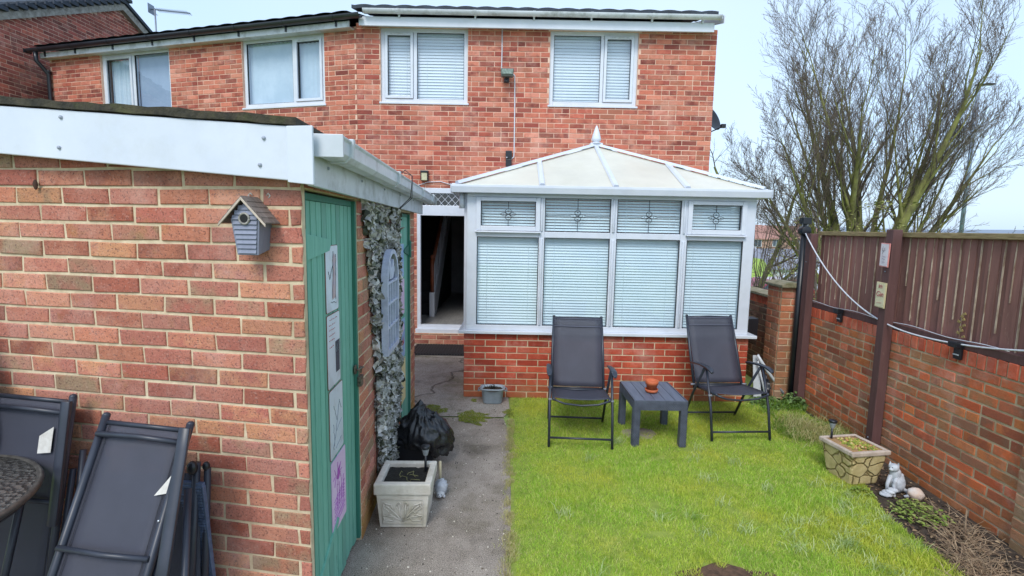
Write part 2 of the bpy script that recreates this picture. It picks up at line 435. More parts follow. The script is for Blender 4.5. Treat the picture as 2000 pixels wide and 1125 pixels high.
# ---------------------------------------------------------------- windows
def window(parent, loc, rz, W_, H_, cells, fr=.055, kind='blind', depth=.06, vent=True, pitch=.045, sill=True, name='window'):
    """cells: (x0,x1,z0,z1,opener) of each light inside the frame; local -y faces out"""
    mb = MB()
    xs = sorted({0, W_} | {c[0] for c in cells} | {c[1] for c in cells})
    # outer frame
    x0 = min(c[0] for c in cells); x1 = max(c[1] for c in cells); z0 = min(c[2] for c in cells); z1 = max(c[3] for c in cells)
    mb.box((0, -.012, 0), (x0, depth, H_)); mb.box((x1, -.012, 0), (W_, depth, H_))
    mb.box((x0, -.0125, 0), (x1, depth, z0)); mb.box((x0, -.0125, z1), (x1, depth, H_))
    cs = sorted(cells)
    for a, b in zip(cs, cs[1:]):
        if b[0] > a[1]: mb.box((a[1], -.010, z0), (b[0], depth, z1))
    w = mb.build(name, UPVC, parent, .004, loc, (0, 0, rz))
    for c in cells:
        a, b, zl, zh, op = c
        if op:
            s = .045; sb = MB()
            sb.box((a+.004, -.03, zl+.004), (a+s, .03, zh-.004)); sb.box((b-s, -.03, zl+.004), (b-.004, .03, zh-.004))
            sb.box((a+s, -.0305, zl+.004), (b-s, .03, zl+s)); sb.box((a+s, -.0305, zh-s), (b-s, .03, zh-.004))
            sh = sb.build('opening_sash', UPVC, w, .004)
            if vent:
                vb = MB(); vb.box((a+.08, -.037, zh-s+.012), (b-.08, -.0315, zh-s+.03)); vb.build('trickle_vent', UPVC_D, w, .002)
            a += s; b -= s; zl += s; zh -= s
        # black gasket round the glass, then the glass
        gk = MB(); g = .006
        gk.box((a, -.004, zl), (a+g, .02, zh)); gk.box((b-g, -.004, zl), (b, .02, zh)); gk.box((a+g, -.0042, zl), (b-g, .02, zl+g)); gk.box((a+g, -.0042, zh-g), (b-g, .02, zh))
        gk.build('gasket', BLACKPL, w)
        pb = MB(); pb.add([(a, .012, zl), (b, .012, zl), (b, .012, zh), (a, .012, zh)], [(0,1,2,3)]); pb.build('pane', GLASS if kind != 'cons' else GLASS_C, w)
        bb = MB()
        if kind in ('blind', 'cons'):
            z = zh - .01; i = 0; rs = random.Random(int(a*1000)+int(zl*77))
            while z > zl-.01:
                t = .505*pitch; dz = rs.uniform(-.0012, .0012)
                pts = [(.067, z+t*.98+dz), (.066, z+t*.45+dz), (.062, z-t*.3+dz), (.056, z-t*.98+dz)]
                vs = []
                for y, zz in pts: vs += [(a-.01, y, zz), (b+.01, y, zz)]
                bb.add(vs, [(0,1,3,2), (2,3,5,4), (4,5,7,6)], 0, True)
                z -= pitch; i += 1
            for k in (.2, .8):
                xx = a+(b-a)*k; bb.box((xx-.0012, .049, zl), (xx+.0012, .0505, zh))
            bb.build('venetian_blind', BLIND if kind == 'blind' else BLIND_C, w)
        elif kind == 'vertical':
            pts = []; x = a-.02; k = 0
            while x < b+.02:
                pts.append((x, .07 + (.028 if k % 2 else 0))); x += .055 if k % 2 == 0 else .022; k += 1
            vs = [(x, y, z) for x, y in pts for z in (zl-.01, zh+.01)]
            bb.add(vs, [(2*i, 2*i+2, 2*i+3, 2*i+1) for i in range(len(pts)-1)]); bb.build('vertical_blind', CURTAIN, w)
        elif kind == 'half':
            if op:
                pts = []; x = a-.02; k = 0
                while x < a+(b-a)*.96:
                    pts.append((x, .09 + .018*sin(k*1.3) + .01*sin(k*.47))); x += .014; k += 1
                vs = [(x, y, z) for x, y in pts for z in (zl-.01, zh+.01)]
                bb.add(vs, [(2*i, 2*i+2, 2*i+3, 2*i+1) for i in range(len(pts)-1)], 0, True); bb.build('net_curtain', CURTAIN, w)
            else:
                bb.box((a-.008, .075, zl-.02), (b+.008, .08, zh+.02)); bb.build('sky_tinted_blind', G('blind_sky_reflection', 'b0bed4', 'a0b0c8', 2, .8), w)  # sky reflection of the pane is put into the blind's pale blue
    if sill:
        sb = MB(); sb.box((-.02, -.07, -.03), (W_+.02, .0, -.002)); sb.build('sill', UPVC, w, .004)
    return w

# ---------------------------------------------------------------- the brick house
HOUSE = thing('brick_house', 'red brick house with white gutter and venetian blinds upstairs, behind the conservatory', 'house', (0, 0, 0))
HX0, HX1, HY = -2.45, 3.05, 8.2
holes = [(-2.085-HX0, -.745-HX0, 3.80, 4.90), (.515-HX0, 1.865-HX0, 3.80, 4.90), (-1.53-HX0, -.55-HX0, .19, 2.50)]
wall('wall', (HX0, HY), (HX1, HY), 0, 4.95, HOUSE, B_HOUSE, MORTAR_H, holes, .25, seed=5, snap=.07)
wall('side_wall', (HX1, HY+.006), (HX1, 15.2), 0, 4.95, HOUSE, B_HOUSE, MORTAR_H, (), .25, seed=6)
mb = MB(); mb.box((HX0, 15.0, 0), (HX1-.26, 15.2, 4.95)); mb.build('back_wall', B_HOUSE, HOUSE)
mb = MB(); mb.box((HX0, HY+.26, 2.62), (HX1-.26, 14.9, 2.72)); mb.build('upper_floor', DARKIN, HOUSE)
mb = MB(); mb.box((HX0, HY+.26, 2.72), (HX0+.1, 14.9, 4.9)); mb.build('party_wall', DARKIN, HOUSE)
w1 = window(HOUSE, (-2.085, HY+.05, 3.80), 0, 1.34, 1.10, [(.06, .50, .06, 1.04, 1), (.555, 1.28, .06, 1.04, 0)])
w2 = window(HOUSE, (.515, HY+.05, 3.80), 0, 1.35, 1.10, [(.06, .78, .06, 1.04, 0), (.83, 1.29, .06, 1.04, 1)])
# fascia, soffit, gutter
mb = MB(); mb.box((-2.36, 8.03, 4.855), (2.94, 8.055, 4.985)); mb.box((-2.36, 8.055, 4.90), (2.94, 8.2, 4.915)); mb.build('fascia', UPVC, HOUSE, .003)
def gutter_half(x0, x1, y, z, r=.056, mi=0, n=10):
    mb = MB(); prof = [(cos(pi+pi*k/n)*r, sin(pi+pi*k/n)*r) for k in range(n+1)]
    prof2 = [(a*.9, b*.9) for a, b in reversed(prof)]
    pl = prof + prof2
    mb.prism(pl, x0, x1, lambda u, v, d: (d, y+u, z+v), mi, False)
    return mb
g = gutter_half(-2.27, 3.0, 7.96, 5.055)
GUT = g.build('gutter', UPVC_D, HOUSE)
for x in (-1.75, -.62, .25, 1.1, 2.0, 2.75):
    mb = MB()
    pr = [(cos(pi+pi*k/8)*.062, sin(pi+pi*k/8)*.062) for k in range(9)]
    mb.prism(pr, x-.02, x+.02, lambda u, v, d: (d, 7.96+u, 5.056+v))
    mb.box((x-.012, 7.99, 4.97), (x+.012, 8.03, 5.02)); mb.build('gutter_bracket', UPVC_D, GUT)
mb = MB(); mb.box((3.0, 7.90, 4.995), (3.008, 8.02, 5.058)); mb.build('gutter_stop_end', UPVC_D, GUT)
# corrugated tile roof
def tiled_roof(name, x0, x1, y0, z0, y1, z1, parent, m, xf=None, wave=.3, amp=.018):
    V = []; nx = int((x1-x0)/.05)+1; ny = max(2, int((y1-y0)/.34)+1)
    for j in range(ny*2):
        jj = j//2; t = (jj + (1 if j % 2 else 0))/ny; y = y0+(y1-y0)*t; z = z0+(z1-z0)*t + (0 if j % 2 else .022)
        for i in range(nx):
            x = x0+i*.05
            V.append((x, y, z + amp*abs(sin(pi*x/wave))))
    F = [(j*nx+i, j*nx+i+1, (j+1)*nx+i+1, (j+1)*nx+i) for j in range(ny*2-1) for i in range(nx-1)]
    V2 = [(x, y, z-.05) for x, y, z in V]; o = len(V)
    F2 = [tuple(o+k for k in reversed(f)) for f in F]
    E_ = [(i, o+i, o+i+1, i+1) for i in range(nx-1)]
    mb = MB(); mb.add(V+V2, F+F2+E_+[((ny*2-1)*nx+i, (ny*2-1)*nx+i+1, o+(ny*2-1)*nx+i+1, o+(ny*2-1)*nx+i) for i in range(nx-1)])
    return mb.build(name, m, parent)
tiled_roof('roof', -2.44, 3.0, 7.95, 5.085, 11.6, 6.20, HOUSE, ROOFT)
mb = MB(); mb.prism([(11.6, 6.20), (15.4, 5.07), (15.4, 4.97), (11.6, 6.12)], -2.44, 3.0, lambda u, v, d: (d, u, v)); mb.build('rear_roof', ROOFT, HOUSE)
mb = MB(); mb.prism([(8.3, 4.95), (15.2, 4.95), (11.6, 6.05)], 2.9, 3.04, lambda u, v, d: (d, u, v)); mb.build('gable', B_HOUSE, HOUSE)
mb = MB(); mb.prism([(7.97, 4.96), (11.6, 6.05), (11.6, 6.17), (7.97, 5.07)], 3.052, 3.07, lambda u, v, d: (d, u, v)); mb.build('bargeboard', UPVC, HOUSE)

# back door with its hall
door = thing('door_frame', None, None); door.parent = HOUSE
mb = MB()
x0, x1 = -1.53, -.55
mb.box((x0, 8.20, .19), (x0+.055, 8.27, 2.50)); mb.box((x1-.06, 8.20, .19), (x1, 8.27, 2.50))
mb.box((x0+.055, 8.19, .25), (x1-.06, 8.27, .31)); mb.box((x0-.02, 8.14, .185), (x1+.02, 8.27, .25)); mb.box((x0+.055, 8.195, 2.07), (x1-.06, 8.27, 2.23)); mb.box((x0+.055, 8.195, 2.42), (x1-.06, 8.27, 2.50))
mb.build('jamb', UPVC, door, .004)
mb = MB(); mb.add([(x0+.055, 8.235, 2.23), (x1-.06, 8.235, 2.23), (x1-.06, 8.235, 2.42), (x0+.055, 8.235, 2.42)], [(0,1,2,3)]); mb.build('transom_pane', GLASS, door)
mb = MB()
k = x0-.2
while k < x1:
    for s in (1, -1):
        pts = []
        for q in range(7):
            xx = k + q*.03; zz = 2.23+.19*q/6 if s > 0 else 2.42-.19*q/6
            if x0+.055 < xx < x1-.06: pts.append((xx, 8.230, zz))
        if len(pts) > 1: mb.tube(pts, .0035, 4, sm=False)
    k += .11
mb.build('lattice', UPVC, door)
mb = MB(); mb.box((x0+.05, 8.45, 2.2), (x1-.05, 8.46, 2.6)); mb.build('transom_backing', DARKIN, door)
mb = MB(); mb.box((x1-.105, 8.28, .32), (x1-.065, 9.10, 2.06)); dl = mb.build('door_leaf', UPVC, door, .004)
mb = MB(); mb.box((x1-.14, 8.98, 1.12), (x1-.106, 9.04, 1.34)); mb.tube([(x1-.15, 9.01, 1.25), (x1-.17, 9.01, 1.25), (x1-.17, 8.9, 1.25)], .009, 8); mb.build('handle', G('steel', 'b9bcc0', None, 5, .3, metal=.9), dl)
HALLW = G('hall_wall_paint', 'a6a7ab', '97989c', 2, .8)
HFLOOR = G('grey_laminate', '9a9896', '7d7b7a', 5, .4, stretch=(8, 1, 1))
mb = MB(); mb.box((-2.3, 8.46, .26), (-.45, 12.6, .28)); mb.build('hall_floor', HFLOOR, HOUSE)
mb = MB(); mb.box((-.46, 8.46, .28), (-.36, 12.6, 2.6)); mb.box((-2.4, 12.6, .28), (-.36, 12.7, 2.6)); mb.box((-2.4, 8.46, .28), (-2.3, 12.6, 2.6)); mb.build('hall_wall', HALLW, HOUSE)
st = thing('staircase', None, None); st.parent = HOUSE
mb = MB()
for i in range(12):
    mb.box((-2.3, 9.3+i*.24, .28), (-1.46, 9.3+(i+1)*.24+.02, .28+(i+1)*.19))
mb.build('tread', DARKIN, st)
mb = MB(); mb.prism([(9.2, .28), (9.2, .52), (12.0, 2.6), (12.4, 2.6), (9.6, .28)], -1.455, -1.42, lambda u, v, d: (d, u, v)); mb.build('stringer', UPVC, st)
WOODR = G('varnished_rail', '8a4a2c', '6e3820', 8, .35, stretch=(1, 1, 6))
mb = MB(); mb.box((-1.48, 9.1, .28), (-1.39, 9.19, .72)); nb_ = mb.build('newel_post', UPVC, st, .005)
mb = MB(); mb.tube([(-1.435, 9.145, .72), (-1.435, 9.145, 1.32)], .032, 10); mb.ell((-1.435, 9.145, 1.36), (.035, .035, .04)); mb.tube([(-1.435, 9.15, 1.2), (-1.435, 11.3, 2.75)], .03, 8); mb.build('handrail', WOODR, st)
mb = MB()
for i in range(9): mb.tube([(-1.435, 9.4+i*.2, .62+i*.148), (-1.435, 9.4+i*.2, 1.37+i*.144)], .012, 6)
mb.build('baluster', UPVC, st)
mb = MB(); mb.box((-1.0, 10.6, .28), (-.95, 10.66, 2.3)); mb.box((-.95, 10.62, .32), (-.46, 10.65, 2.2)); mb.build('inner_door', HALLW, HOUSE)
# door step course and rubber mat
o = wall('step', (-1.56, 8.12), (-.52, 8.12), .01, .185, HOUSE, B_NEXT, MORTAR, (), .08, seed=3)

# things fixed to the house wall
fl = thing('floodlight', 'old square halogen floodlight on the house wall between the upstairs windows', 'floodlight', (-.135, 8.19, 4.20))
mb = MB(); mb.prism([(-.09, -.03), (.09, -.03), (.10, .07), (-.10, .07)], 0, 1, lambda u, v, d: (u, -.16+.10*d if v < 0 else -.20+.14*d, v)); mb.build('housing', G('grey_cast_metal', '7e8684', '6b7372', 8, .5, metal=.4), fl, .006)
mb = MB(); mb.box((-.085, -.208, -.01), (.085, -.203, .06)); mb.build('lens', G('dusty_lens', '93a49a', '5d6a60', 30, .3), fl)
mb = MB(); mb.box((-.03, -.03, -.09), (.03, .0, .0)); mb.box((-.05, -.08, -.10), (.03, -.03, -.04)); mb.ell((-.01, -.1, -.09), (.032, .032, .03)); mb.build('sensor', BLACKPL, fl, .003)
cb = MB(); cb.tube([(-.225, 8.19, 4.93), (-.222, 8.19, 4.6), (-.225, 8.19, 4.26), (-.2, 8.18, 4.22)], .008, 6)
tag(cb.build('cable', UPVC), 'white cable running down from the eaves into the floodlight', 'cable')
cb = MB(); cb.tube([(-.06, 8.17, 4.26), (-.02, 8.19, 4.22), (-.012, 8.19, 3.8), (-.008, 8.19, 3.1), (-.012, 8.185, 3.0), (-.05, 8.18, 2.97), (-.09, 8.17, 2.97)], .009, 6)
tag(cb.build('cable', UPVC), 'white cable running from the floodlight down to the small black box', 'cable')
sb = thing('outdoor_socket', 'small black weatherproof box on the brick wall above the conservatory roof', 'socket', (-.09, 8.19, 2.97))
mb = MB(); mb.box((-.05, -.05, .0), (.05, 0, .12)); mb.build('cover', BLACKPL, sb, .006)
mb = MB(); mb.box((-.045, -.045, -.12), (.045, 0, -.005)); mb.build('box', BLACKPL, sb, .006)
mb = MB(); mb.ell((-.03, -.05, .015), (.01, .01, .01)); mb.build('gland', UPVC, sb)
wl_ = thing('wall_light', 'small black and cream lantern light above the back door', 'wall light', (-1.40, 8.19, 2.66))
mb = MB(); mb.box((-.06, -.09, .07), (.06, 0, .10)); mb.box((-.06, -.01, -.05), (.06, 0, .07)); mb.box((-.058, -.085, -.05), (-.046, -.01, .07)); mb.box((.046, -.085, -.05), (.058, -.01, .07)); mb.build('bracket', BLACKPL, wl_, .003)
mb = MB(); mb.box((-.045, -.08, -.05), (.045, -.012, .068)); mb.build('lamp_glass', G('cream_lens', 'cfcaa8', 'b4ae8c', 20, .3), wl_, .006)
cb = MB(); cb.tube([(-1.62, 8.18, 2.50), (-1.35, 8.18, 2.59), (-1.15, 8.18, 2.60), (-.9, 8.18, 2.53), (-.7, 8.18, 2.42)], .006, 6)
tag(cb.build('cable', UPVC), 'thin white cable looped over the head of the back door', 'cable')
ds = thing('satellite_dish', 'black satellite dish on the right side wall of the house, seen edge on', 'satellite dish', (3.06, 9.0, 3.78))
mb = MB(); T_ = Matrix.Rotation(radians(62), 4, 'X') @ Matrix.Rotation(radians(35), 4, 'Y')
mb.lathe([(.001, .0), (.1, .012), (.2, .045), (.27, .085), (.275, .085), (.2, .04), (.1, .005), (.001, -.008)], (0, 0, 0), 24, T=Matrix.Translation((.24, 0, 0)) @ T_ @ Matrix.Scale(.8, 4)); mb.build('dish', BLACKPL, ds)
mb = MB(); mb.tube([(0, 0, -.1), (.18, 0, -.12), (.28, .05, 0)], .018, 8); mb.tube([(.25, 0, -.2), (.36, -.3, -.16)], .01, 6); mb.box((.33, -.34, -.18), (.4, -.28, -.12)); mb.build('arm', BLACKPL, ds)

mt = MB()
for i in range(24):
    x = -1.50 + i*.042
    mt.box((x, 7.42, .006), (x+.026, 8.06, .024))
mt.box((-1.52, 7.40, .004), (-.48, 8.08, .012))
tag(mt.build('rubber_mat', G('black_rubber', '2b2c30', '1f2022', 20, .6), None, .002), 'black ribbed rubber mat in front of the back door step', 'door mat')

# ---------------------------------------------------------------- the attached neighbour house
NEXT = thing('brick_house', 'attached left-hand brick house with black gutter and two white upstairs windows', 'house', (0, 0, 0))
NA, NB = (-8.74, 10.0), (-2.455, 8.2); NL = math.hypot(NB[0]-NA[0], NB[1]-NA[1]); NR = math.atan2(NB[1]-NA[1], NB[0]-NA[0])
nd = Vector((cos(NR), sin(NR), 0)); nn = Vector((nd.y, -nd.x, 0))
def NP(u, z, e=0): return Vector((NA[0], NA[1], 0)) + nd*u + nn*e + Vector((0, 0, z))
hn = [(1.27, 2.87, 3.79, 4.87), (4.40, 5.97, 3.79, 4.87)]
wall('wall', NA, NB, 0, 4.9, NEXT, B_HOUSE, MORTAR_H, hn, .25, seed=9, snap=.1, shift=.05)
window(NEXT, NP(1.27, 3.79, -.05), NR, 1.60, 1.08, [(.06, .70, .06, 1.02, 1), (.76, 1.54, .06, 1.02, 0)], kind='half')
window(NEXT, NP(4.40, 3.79, -.05), NR, 1.57, 1.08, [(.06, .95, .06, 1.02, 0), (1.0, 1.51, .06, 1.02, 1)], kind='vertical')
mb = MB(); T_ = Matrix.Translation((NA[0], NA[1], 0)) @ Matrix.Rotation(NR, 4, 'Z')
mb.box((0, .25, 0), (.2, 6.5, 4.9), T=T_); mb.box((.2, 6.3, 0), (NL, 6.5, 4.9), T=T_); mb.build('side_wall', B_NEXT, NEXT)
mb = MB(); mb.box((.0, .27, 2.6), (NL-.1, 6.3, 2.7), T=T_); mb.build('upper_floor', DARKIN, NEXT)
mb = MB(); mb.box((-.02, -.15, 4.84), (NL-.02, -.125, 4.93), T=T_); mb.box((-.02, -.125, 4.845), (NL-.02, 0, 4.86), T=T_); mb.build('fascia', UPVC_D, NEXT, .003)
mb = MB(); pr = [(cos(pi+pi*k/10)*.06, sin(pi+pi*k/10)*.06) for k in range(11)]; pr2 = [(a*.9, b*.9) for a, b in reversed(pr)]
mb.prism(pr+pr2, -.2, NL+.22, lambda u, v, d: T_ @ Vector((d, -.22+u, 4.985+v))); mb.box((-.215, -.285, 4.92), (-.2, -.155, 4.99), T=T_)
NG = mb.build('gutter', GUTB, NEXT)
for u in (.14, .9, 1.8, 2.7, 3.6, 4.5, 5.4, 6.3):
    mb = MB()
    p2 = [(cos(pi+pi*k/8)*.067, sin(pi+pi*k/8)*.067) for k in range(9)]
    mb.prism(p2, u-.02, u+.02, lambda a, b, d: T_ @ Vector((d, -.22+a, 4.986+b))); mb.box((u-.012, -.17, 4.86), (u+.012, -.15, 4.96), T=T_); mb.build('gutter_bracket', GUTB, NG)
mb = MB(); mb.tube([T_ @ Vector(p) for p in ((.0, -.22, 4.93), (.0, -.22, 4.78), (.02, -.12, 4.66), (.03, -.055, 4.58), (.03, -.055, 3.4), (.03, -.055, .05))], .036, 10)
for z in (4.60, 4.0, 3.2): mb.tube([T_ @ Vector((.03, -.055, z)), T_ @ Vector((.03, -.055, z+.05))], .042, 10)
mb.build('downpipe', GUTB, NEXT)
def tr_roof():
    V = []; nx = 130; ny = 12
    for j in range(ny*2):
        t = (j//2 + (1 if j % 2 else 0))/ny
        for i in range(nx):
            x = -.1 + i*(NL+.12)/(nx-1)
            V.append(T_ @ Vector((x, -.26+3.9*t, 5.0+1.0*t + (0 if j % 2 else .02) + .014*abs(sin(pi*x/.3)))))
    F = [(j*nx+i, j*nx+i+1, (j+1)*nx+i+1, (j+1)*nx+i) for j in range(ny*2-1) for i in range(nx-1)]
    mb = MB(); mb.add(V, F); o_ = len(V)
    mb.add([v-Vector((0, 0, .05)) for v in V], [tuple(reversed(f)) for f in F])
    mb.build('roof', ROOFT, NEXT)
tr_roof()
mb = MB(); mb.prism([(3.64, 6.0), (6.9, 5.0), (6.9, 4.9), (3.64, 5.9)], -.1, NL, lambda u, v, d: T_ @ Vector((d, u, v))); mb.build('rear_roof', ROOFT, NEXT)
mb = MB(); mb.box((3.35, 2.2, 5.66), (3.95, 2.6, 5.74), T=T_); mb.build('roof_vent', LEAD, NEXT)

# tv aerial
ae = thing('tv_aerial', 'thin television aerial on its mast above the left-hand roof', 'aerial', (-8.05, 12.0, 5.3))
AM = G('dull_aluminium', '8d95a2', '7a828e', 5, .5, metal=.5)
mb = MB(); mb.tube([(0, 0, -.5), (0, 0, 1.28)], .017, 8); mb.build('mast', AM, ae)
mb = MB(); mb.tube([(-.08, 0, 1.27), (.78, 0, 1.2)], .012, 6)
for i in range(13):
    x = .05+i*.058; z = 1.26-.08*x
    mb.tube([(x, -.12, z), (x, .12, z)], .006, 5)
mb.build('boom', AM, ae)
mb = MB(); mb.box((-.09, -.1, 1.17), (-.08, .1, 1.37)); mb.tube([(-.08, 0, 1.27), (.05, 0, 1.14)], .006, 5); mb.build('reflector', AM, ae)

# ---------------------------------------------------------------- gabled house at far left
GB = thing('brick_house', 'gabled dark brick house at the far left with a grey tiled verge', 'house', (0, 0, 0))
gy0, gya, gy1 = 6.2, 12.75, 15.2
def gtop(u):
    y = gy0+u
    return 6.83 - (gya-y)*.455 if y < gya else 6.83 - (y-gya)*.455*1.0
GA, GBB = (-9.4, gy0), (-9.4, 18.5)
wall('wall', GA, GBB, 0, 6.83, GB, B_GABLE, MORTAR_H, [(gya-gy0-.0005, gya-gy0+.0005, -2, -1)], .25, top=gtop, seed=12, proud=.006)
wall('front_wall', (-16, gy0-.004), (-9.404, gy0-.004), 0, 3.86, GB, B_GABLE, MORTAR_H, (), .25, seed=13)
mb = MB(); mb.box((-15.9, 18.2, 0), (-9.66, 18.45, 4.2)); mb.box((-16, gy0+.25, 0), (-15.8, 18.2, 4.0)); mb.build('rear_wall', B_GABLE, GB)
mb = MB(); mb.prism([(gy0, 3.85), (gya, 6.83), (18.5, 4.25), (18.5, 4.40), (gya, 7.0), (gy0, 4.02)], -9.44, -9.30, lambda u, v, d: (d, u, v)); mb.build('verge', G('grey_mortared_verge', 'a8a49c', '7f7a72', 12, .9, .6, 50, .01), GB)
mb = MB(); mb.prism([(gy0, 4.04), (gya, 7.02), (18.5, 4.42), (18.5, 4.50), (gya, 7.10), (gy0, 4.12)], -16, -9.26, lambda u, v, d: (d, u, v)); mb.build('roof', ROOFT, GB)
mb = MB()
for i in range(34):
    t = i/33; y = gy0+(gya-gy0)*t; z = 4.1+2.98*t
    mb.box((-9.42, y, z-.02), (-9.22, y+.21, z+.05), T=Matrix.Identity(4))
mb.build('verge_tile', ROOFT, GB)

# ---------------------------------------------------------------- conservatory
CN = thing('conservatory', 'white framed conservatory with a cream hipped roof, leaded top lights and a low brick wall', 'conservatory', (0, 0, 0))
CX0, CX1, CY = -.52, 2.63, 5.58
wall('dwarf_wall', (CX0, CY), (CX1, CY), 0, .735, CN, B_CONS, MORTAR, (), .1, seed=21, bh=.0735, snap=.03)
wall('side_wall', (CX1, CY+.006), (CX1, HY), 0, .735, CN, B_CONS, MORTAR, (), .1, seed=22, bh=.0735)
wall('side_wall', (CX0, HY), (CX0, CY+.006), 0, .735, CN, B_CONS, MORTAR, (), .1, seed=23, bh=.0735)
mb = MB(); mb.box((CX0-.06, CY-.06, .738), (CX1+.07, CY+.12, .772)); mb.box((CX0-.06, CY+.12, .738), (CX0+.1, HY, .772)); mb.box((CX1-.1, CY+.12, .738), (CX1+.07, HY, .772)); mb.build('sill', UPVC, CN, .005)
mb = MB()
zb, zt = .772, 2.27
mul = [(-.50, -.39), (.28, .34), (1.05, 1.12), (1.81, 1.885), (2.495, 2.61)]
y0, y1 = CY-.01, CY+.06
mb.box((-.50, y0-.002, zb), (2.61, y1, .832)); 
for a, b in mul: mb.box((a, y0, .832), (b, y1, 2.225))
for (a, b), (c, d) in zip(mul, mul[1:]): mb.box((b, y0+.001, 1.80), (c, y1, 1.865))
mb.box((-.50, y0-.001, 2.225), (2.61, y1, zt))
for a, b in mul[1:4]:
    m_ = (a+b)/2; mb.tube([(m_, y0-.002, .84), (m_, y0-.002, 1.79)], .02, 8, sm=True, flat=.6); mb.tube([(m_, y0-.002, 1.87), (m_, y0-.002, 2.22)], .02, 8, sm=True, flat=.6)
mb.build('frame', UPVC, CN, .005)
for X, s in ((CX0+.02, -1), (CX1-.02, 1)):
    mb = MB(); mb.box((X-.035, y1, zb), (X+.035, y1+.03, zt)); mb.box((X-.03, y1+.03, 2.21), (X+.03, HY, zt)); mb.box((X-.03, y1+.03, zb), (X+.03, HY, .83)); mb.box((X-.028, y1+.03, 1.80), (X+.028, HY, 1.86))
    for yy in (6.3, 6.95, 7.6, 8.14): mb.box((X-.031, yy, .83), (X+.031, yy+.06, 2.21))
    mb.build('side_frame', UPVC, CN, .004)
    mb = MB(); mb.add([(X, y1, .83), (X, HY, .83), (X, HY, 2.21), (X, y1, 2.21)], [(0,1,2,3)]); mb.build('side_pane', GLASS_C, CN)
for X in (CX0+.075, CX1-.075):
    mb = MB(); z = 2.2
    while z > .84:
        mb.add([(X-.008, y1+.06, z+.012), (X+.008, y1+.06, z-.012), (X+.008, HY-.02, z-.012), (X-.008, HY-.02, z+.012)], [(0,1,2,3)]); z -= .03
    mb.build('side_blind', BLIND_C, CN)
def slats(a, b, zl, zh, seed, openf):
    rs = random.Random(seed); bb = MB(); z = zh; pitch = .0305
    while z > zl-.01:
        t = .47*pitch*openf(z); dz = rs.uniform(-.001, .001)
        pts = [(.070, z+t+dz), (.069, z+t*.45+dz), (.065, z-t*.3+dz), (.058, z-t+dz)]
        # the slats pass behind the pane in a few lengths, each settled a little differently
        x = a-.02
        while x < b+.02:
            x2 = min(b+.02, x+rs.uniform(.5, 1.2)); k = rs.uniform(-.0008, .0008); vs = []
            for y, zz in pts: vs += [(x, CY+y, zz+k), (x2, CY+y, zz+k)]
            bb.add(vs, [(0,1,3,2), (2,3,5,4), (4,5,7,6)], 0, True); x = x2
        z -= pitch
    for k in (.16, .84):
        xx = a+(b-a)*k; bb.box((xx-.0012, CY+.052, zl), (xx+.0012, CY+.0535, zh))
    return bb
cells = [(-.39, .28), (.34, 1.05), (1.12, 1.81), (1.885, 2.495)]
def pane_set(a, b, zl, zh, up_):
    wn_ = MB(); g = .007
    y = CY
    wn_.box((a, y-.004, zl), (a+g, y+.02, zh)); wn_.box((b-g, y-.004, zl), (b, y+.02, zh)); wn_.box((a+g, y-.0042, zl), (b-g, y+.02, zl+g*.7)); wn_.box((a+g, y-.0042, zh-g*.7), (b-g, y+.02, zh))
    w = wn_.build('window', BLACKPL, CN)
    mb = MB(); mb.add([(a, y+.012, zl), (b, y+.012, zl), (b, y+.012, zh), (a, y+.012, zh)], [(0,1,2,3)]); mb.build('pane', GLASS_C, w)
    slats(a, b, zl, zh, int(a*100)+int(zl*10), (lambda z: .80) if up_ else (lambda z: 1.04)).build('venetian_blind', BLIND_C, w)
    if up_:
        cx, cz = (a+b)/2, (zl+zh)/2-.005; yy = y+.006; L_ = MB(); r = .0032
        tb = lambda p: L_.tube([(cx+q[0], yy, cz+q[1]) for q in p], r, 5, sm=True)
        tb([(0, zh-cz), (0, .062)]); tb([(0, -.062), (0, zl-cz)]); tb([(a-cx, 0), (-.095, 0)]); tb([(.095, 0), (b-cx, 0)])
        for s in (1, -1):
            tb([(0, 0), (.028, s*.018), (.032, s*.038), (.016, s*.058), (-.016, s*.058), (-.032, s*.038), (-.028, s*.018), (0, 0)])
            tb([(0, 0), (s*.04, .018), (s*.062, .014), (s*.095, 0), (s*.062, -.014), (s*.04, -.018), (0, 0)])
            tb([(-.008, s*.036), (.008, s*.036)]); tb([(s*.05, -.006), (s*.05, .006)])
        L_.build('leading', LEAD, w)
    return w
for i, (a, b) in enumerate(cells):
    pane_set(a, b, .832, 1.80, False)
    if i in (0, 3):
        a2, b2 = (a-.01, b+.01)
        sb = MB(); s = .05; zl, zh = 1.868, 2.222
        sb.box((a2, CY-.035, zl), (a2+s, CY+.02, zh)); sb.box((b2-s, CY-.035, zl), (b2, CY+.02, zh)); sb.box((a2+s, CY-.0355, zl), (b2-s, CY+.02, zl+s)); sb.box((a2+s, CY-.0355, zh-s*.8), (b2-s, CY+.02, zh))
        sb.box((a2-.01, CY-.05, zl-.022), (b2+.01, CY-.012, zl-.004))
        sb.build('opening_sash', UPVC, CN, .005)
        pane_set(a2+s, b2-s, zl+s, zh-s*.8, True)
    else:
        pane_set(a, b, 1.865, 2.225, True)
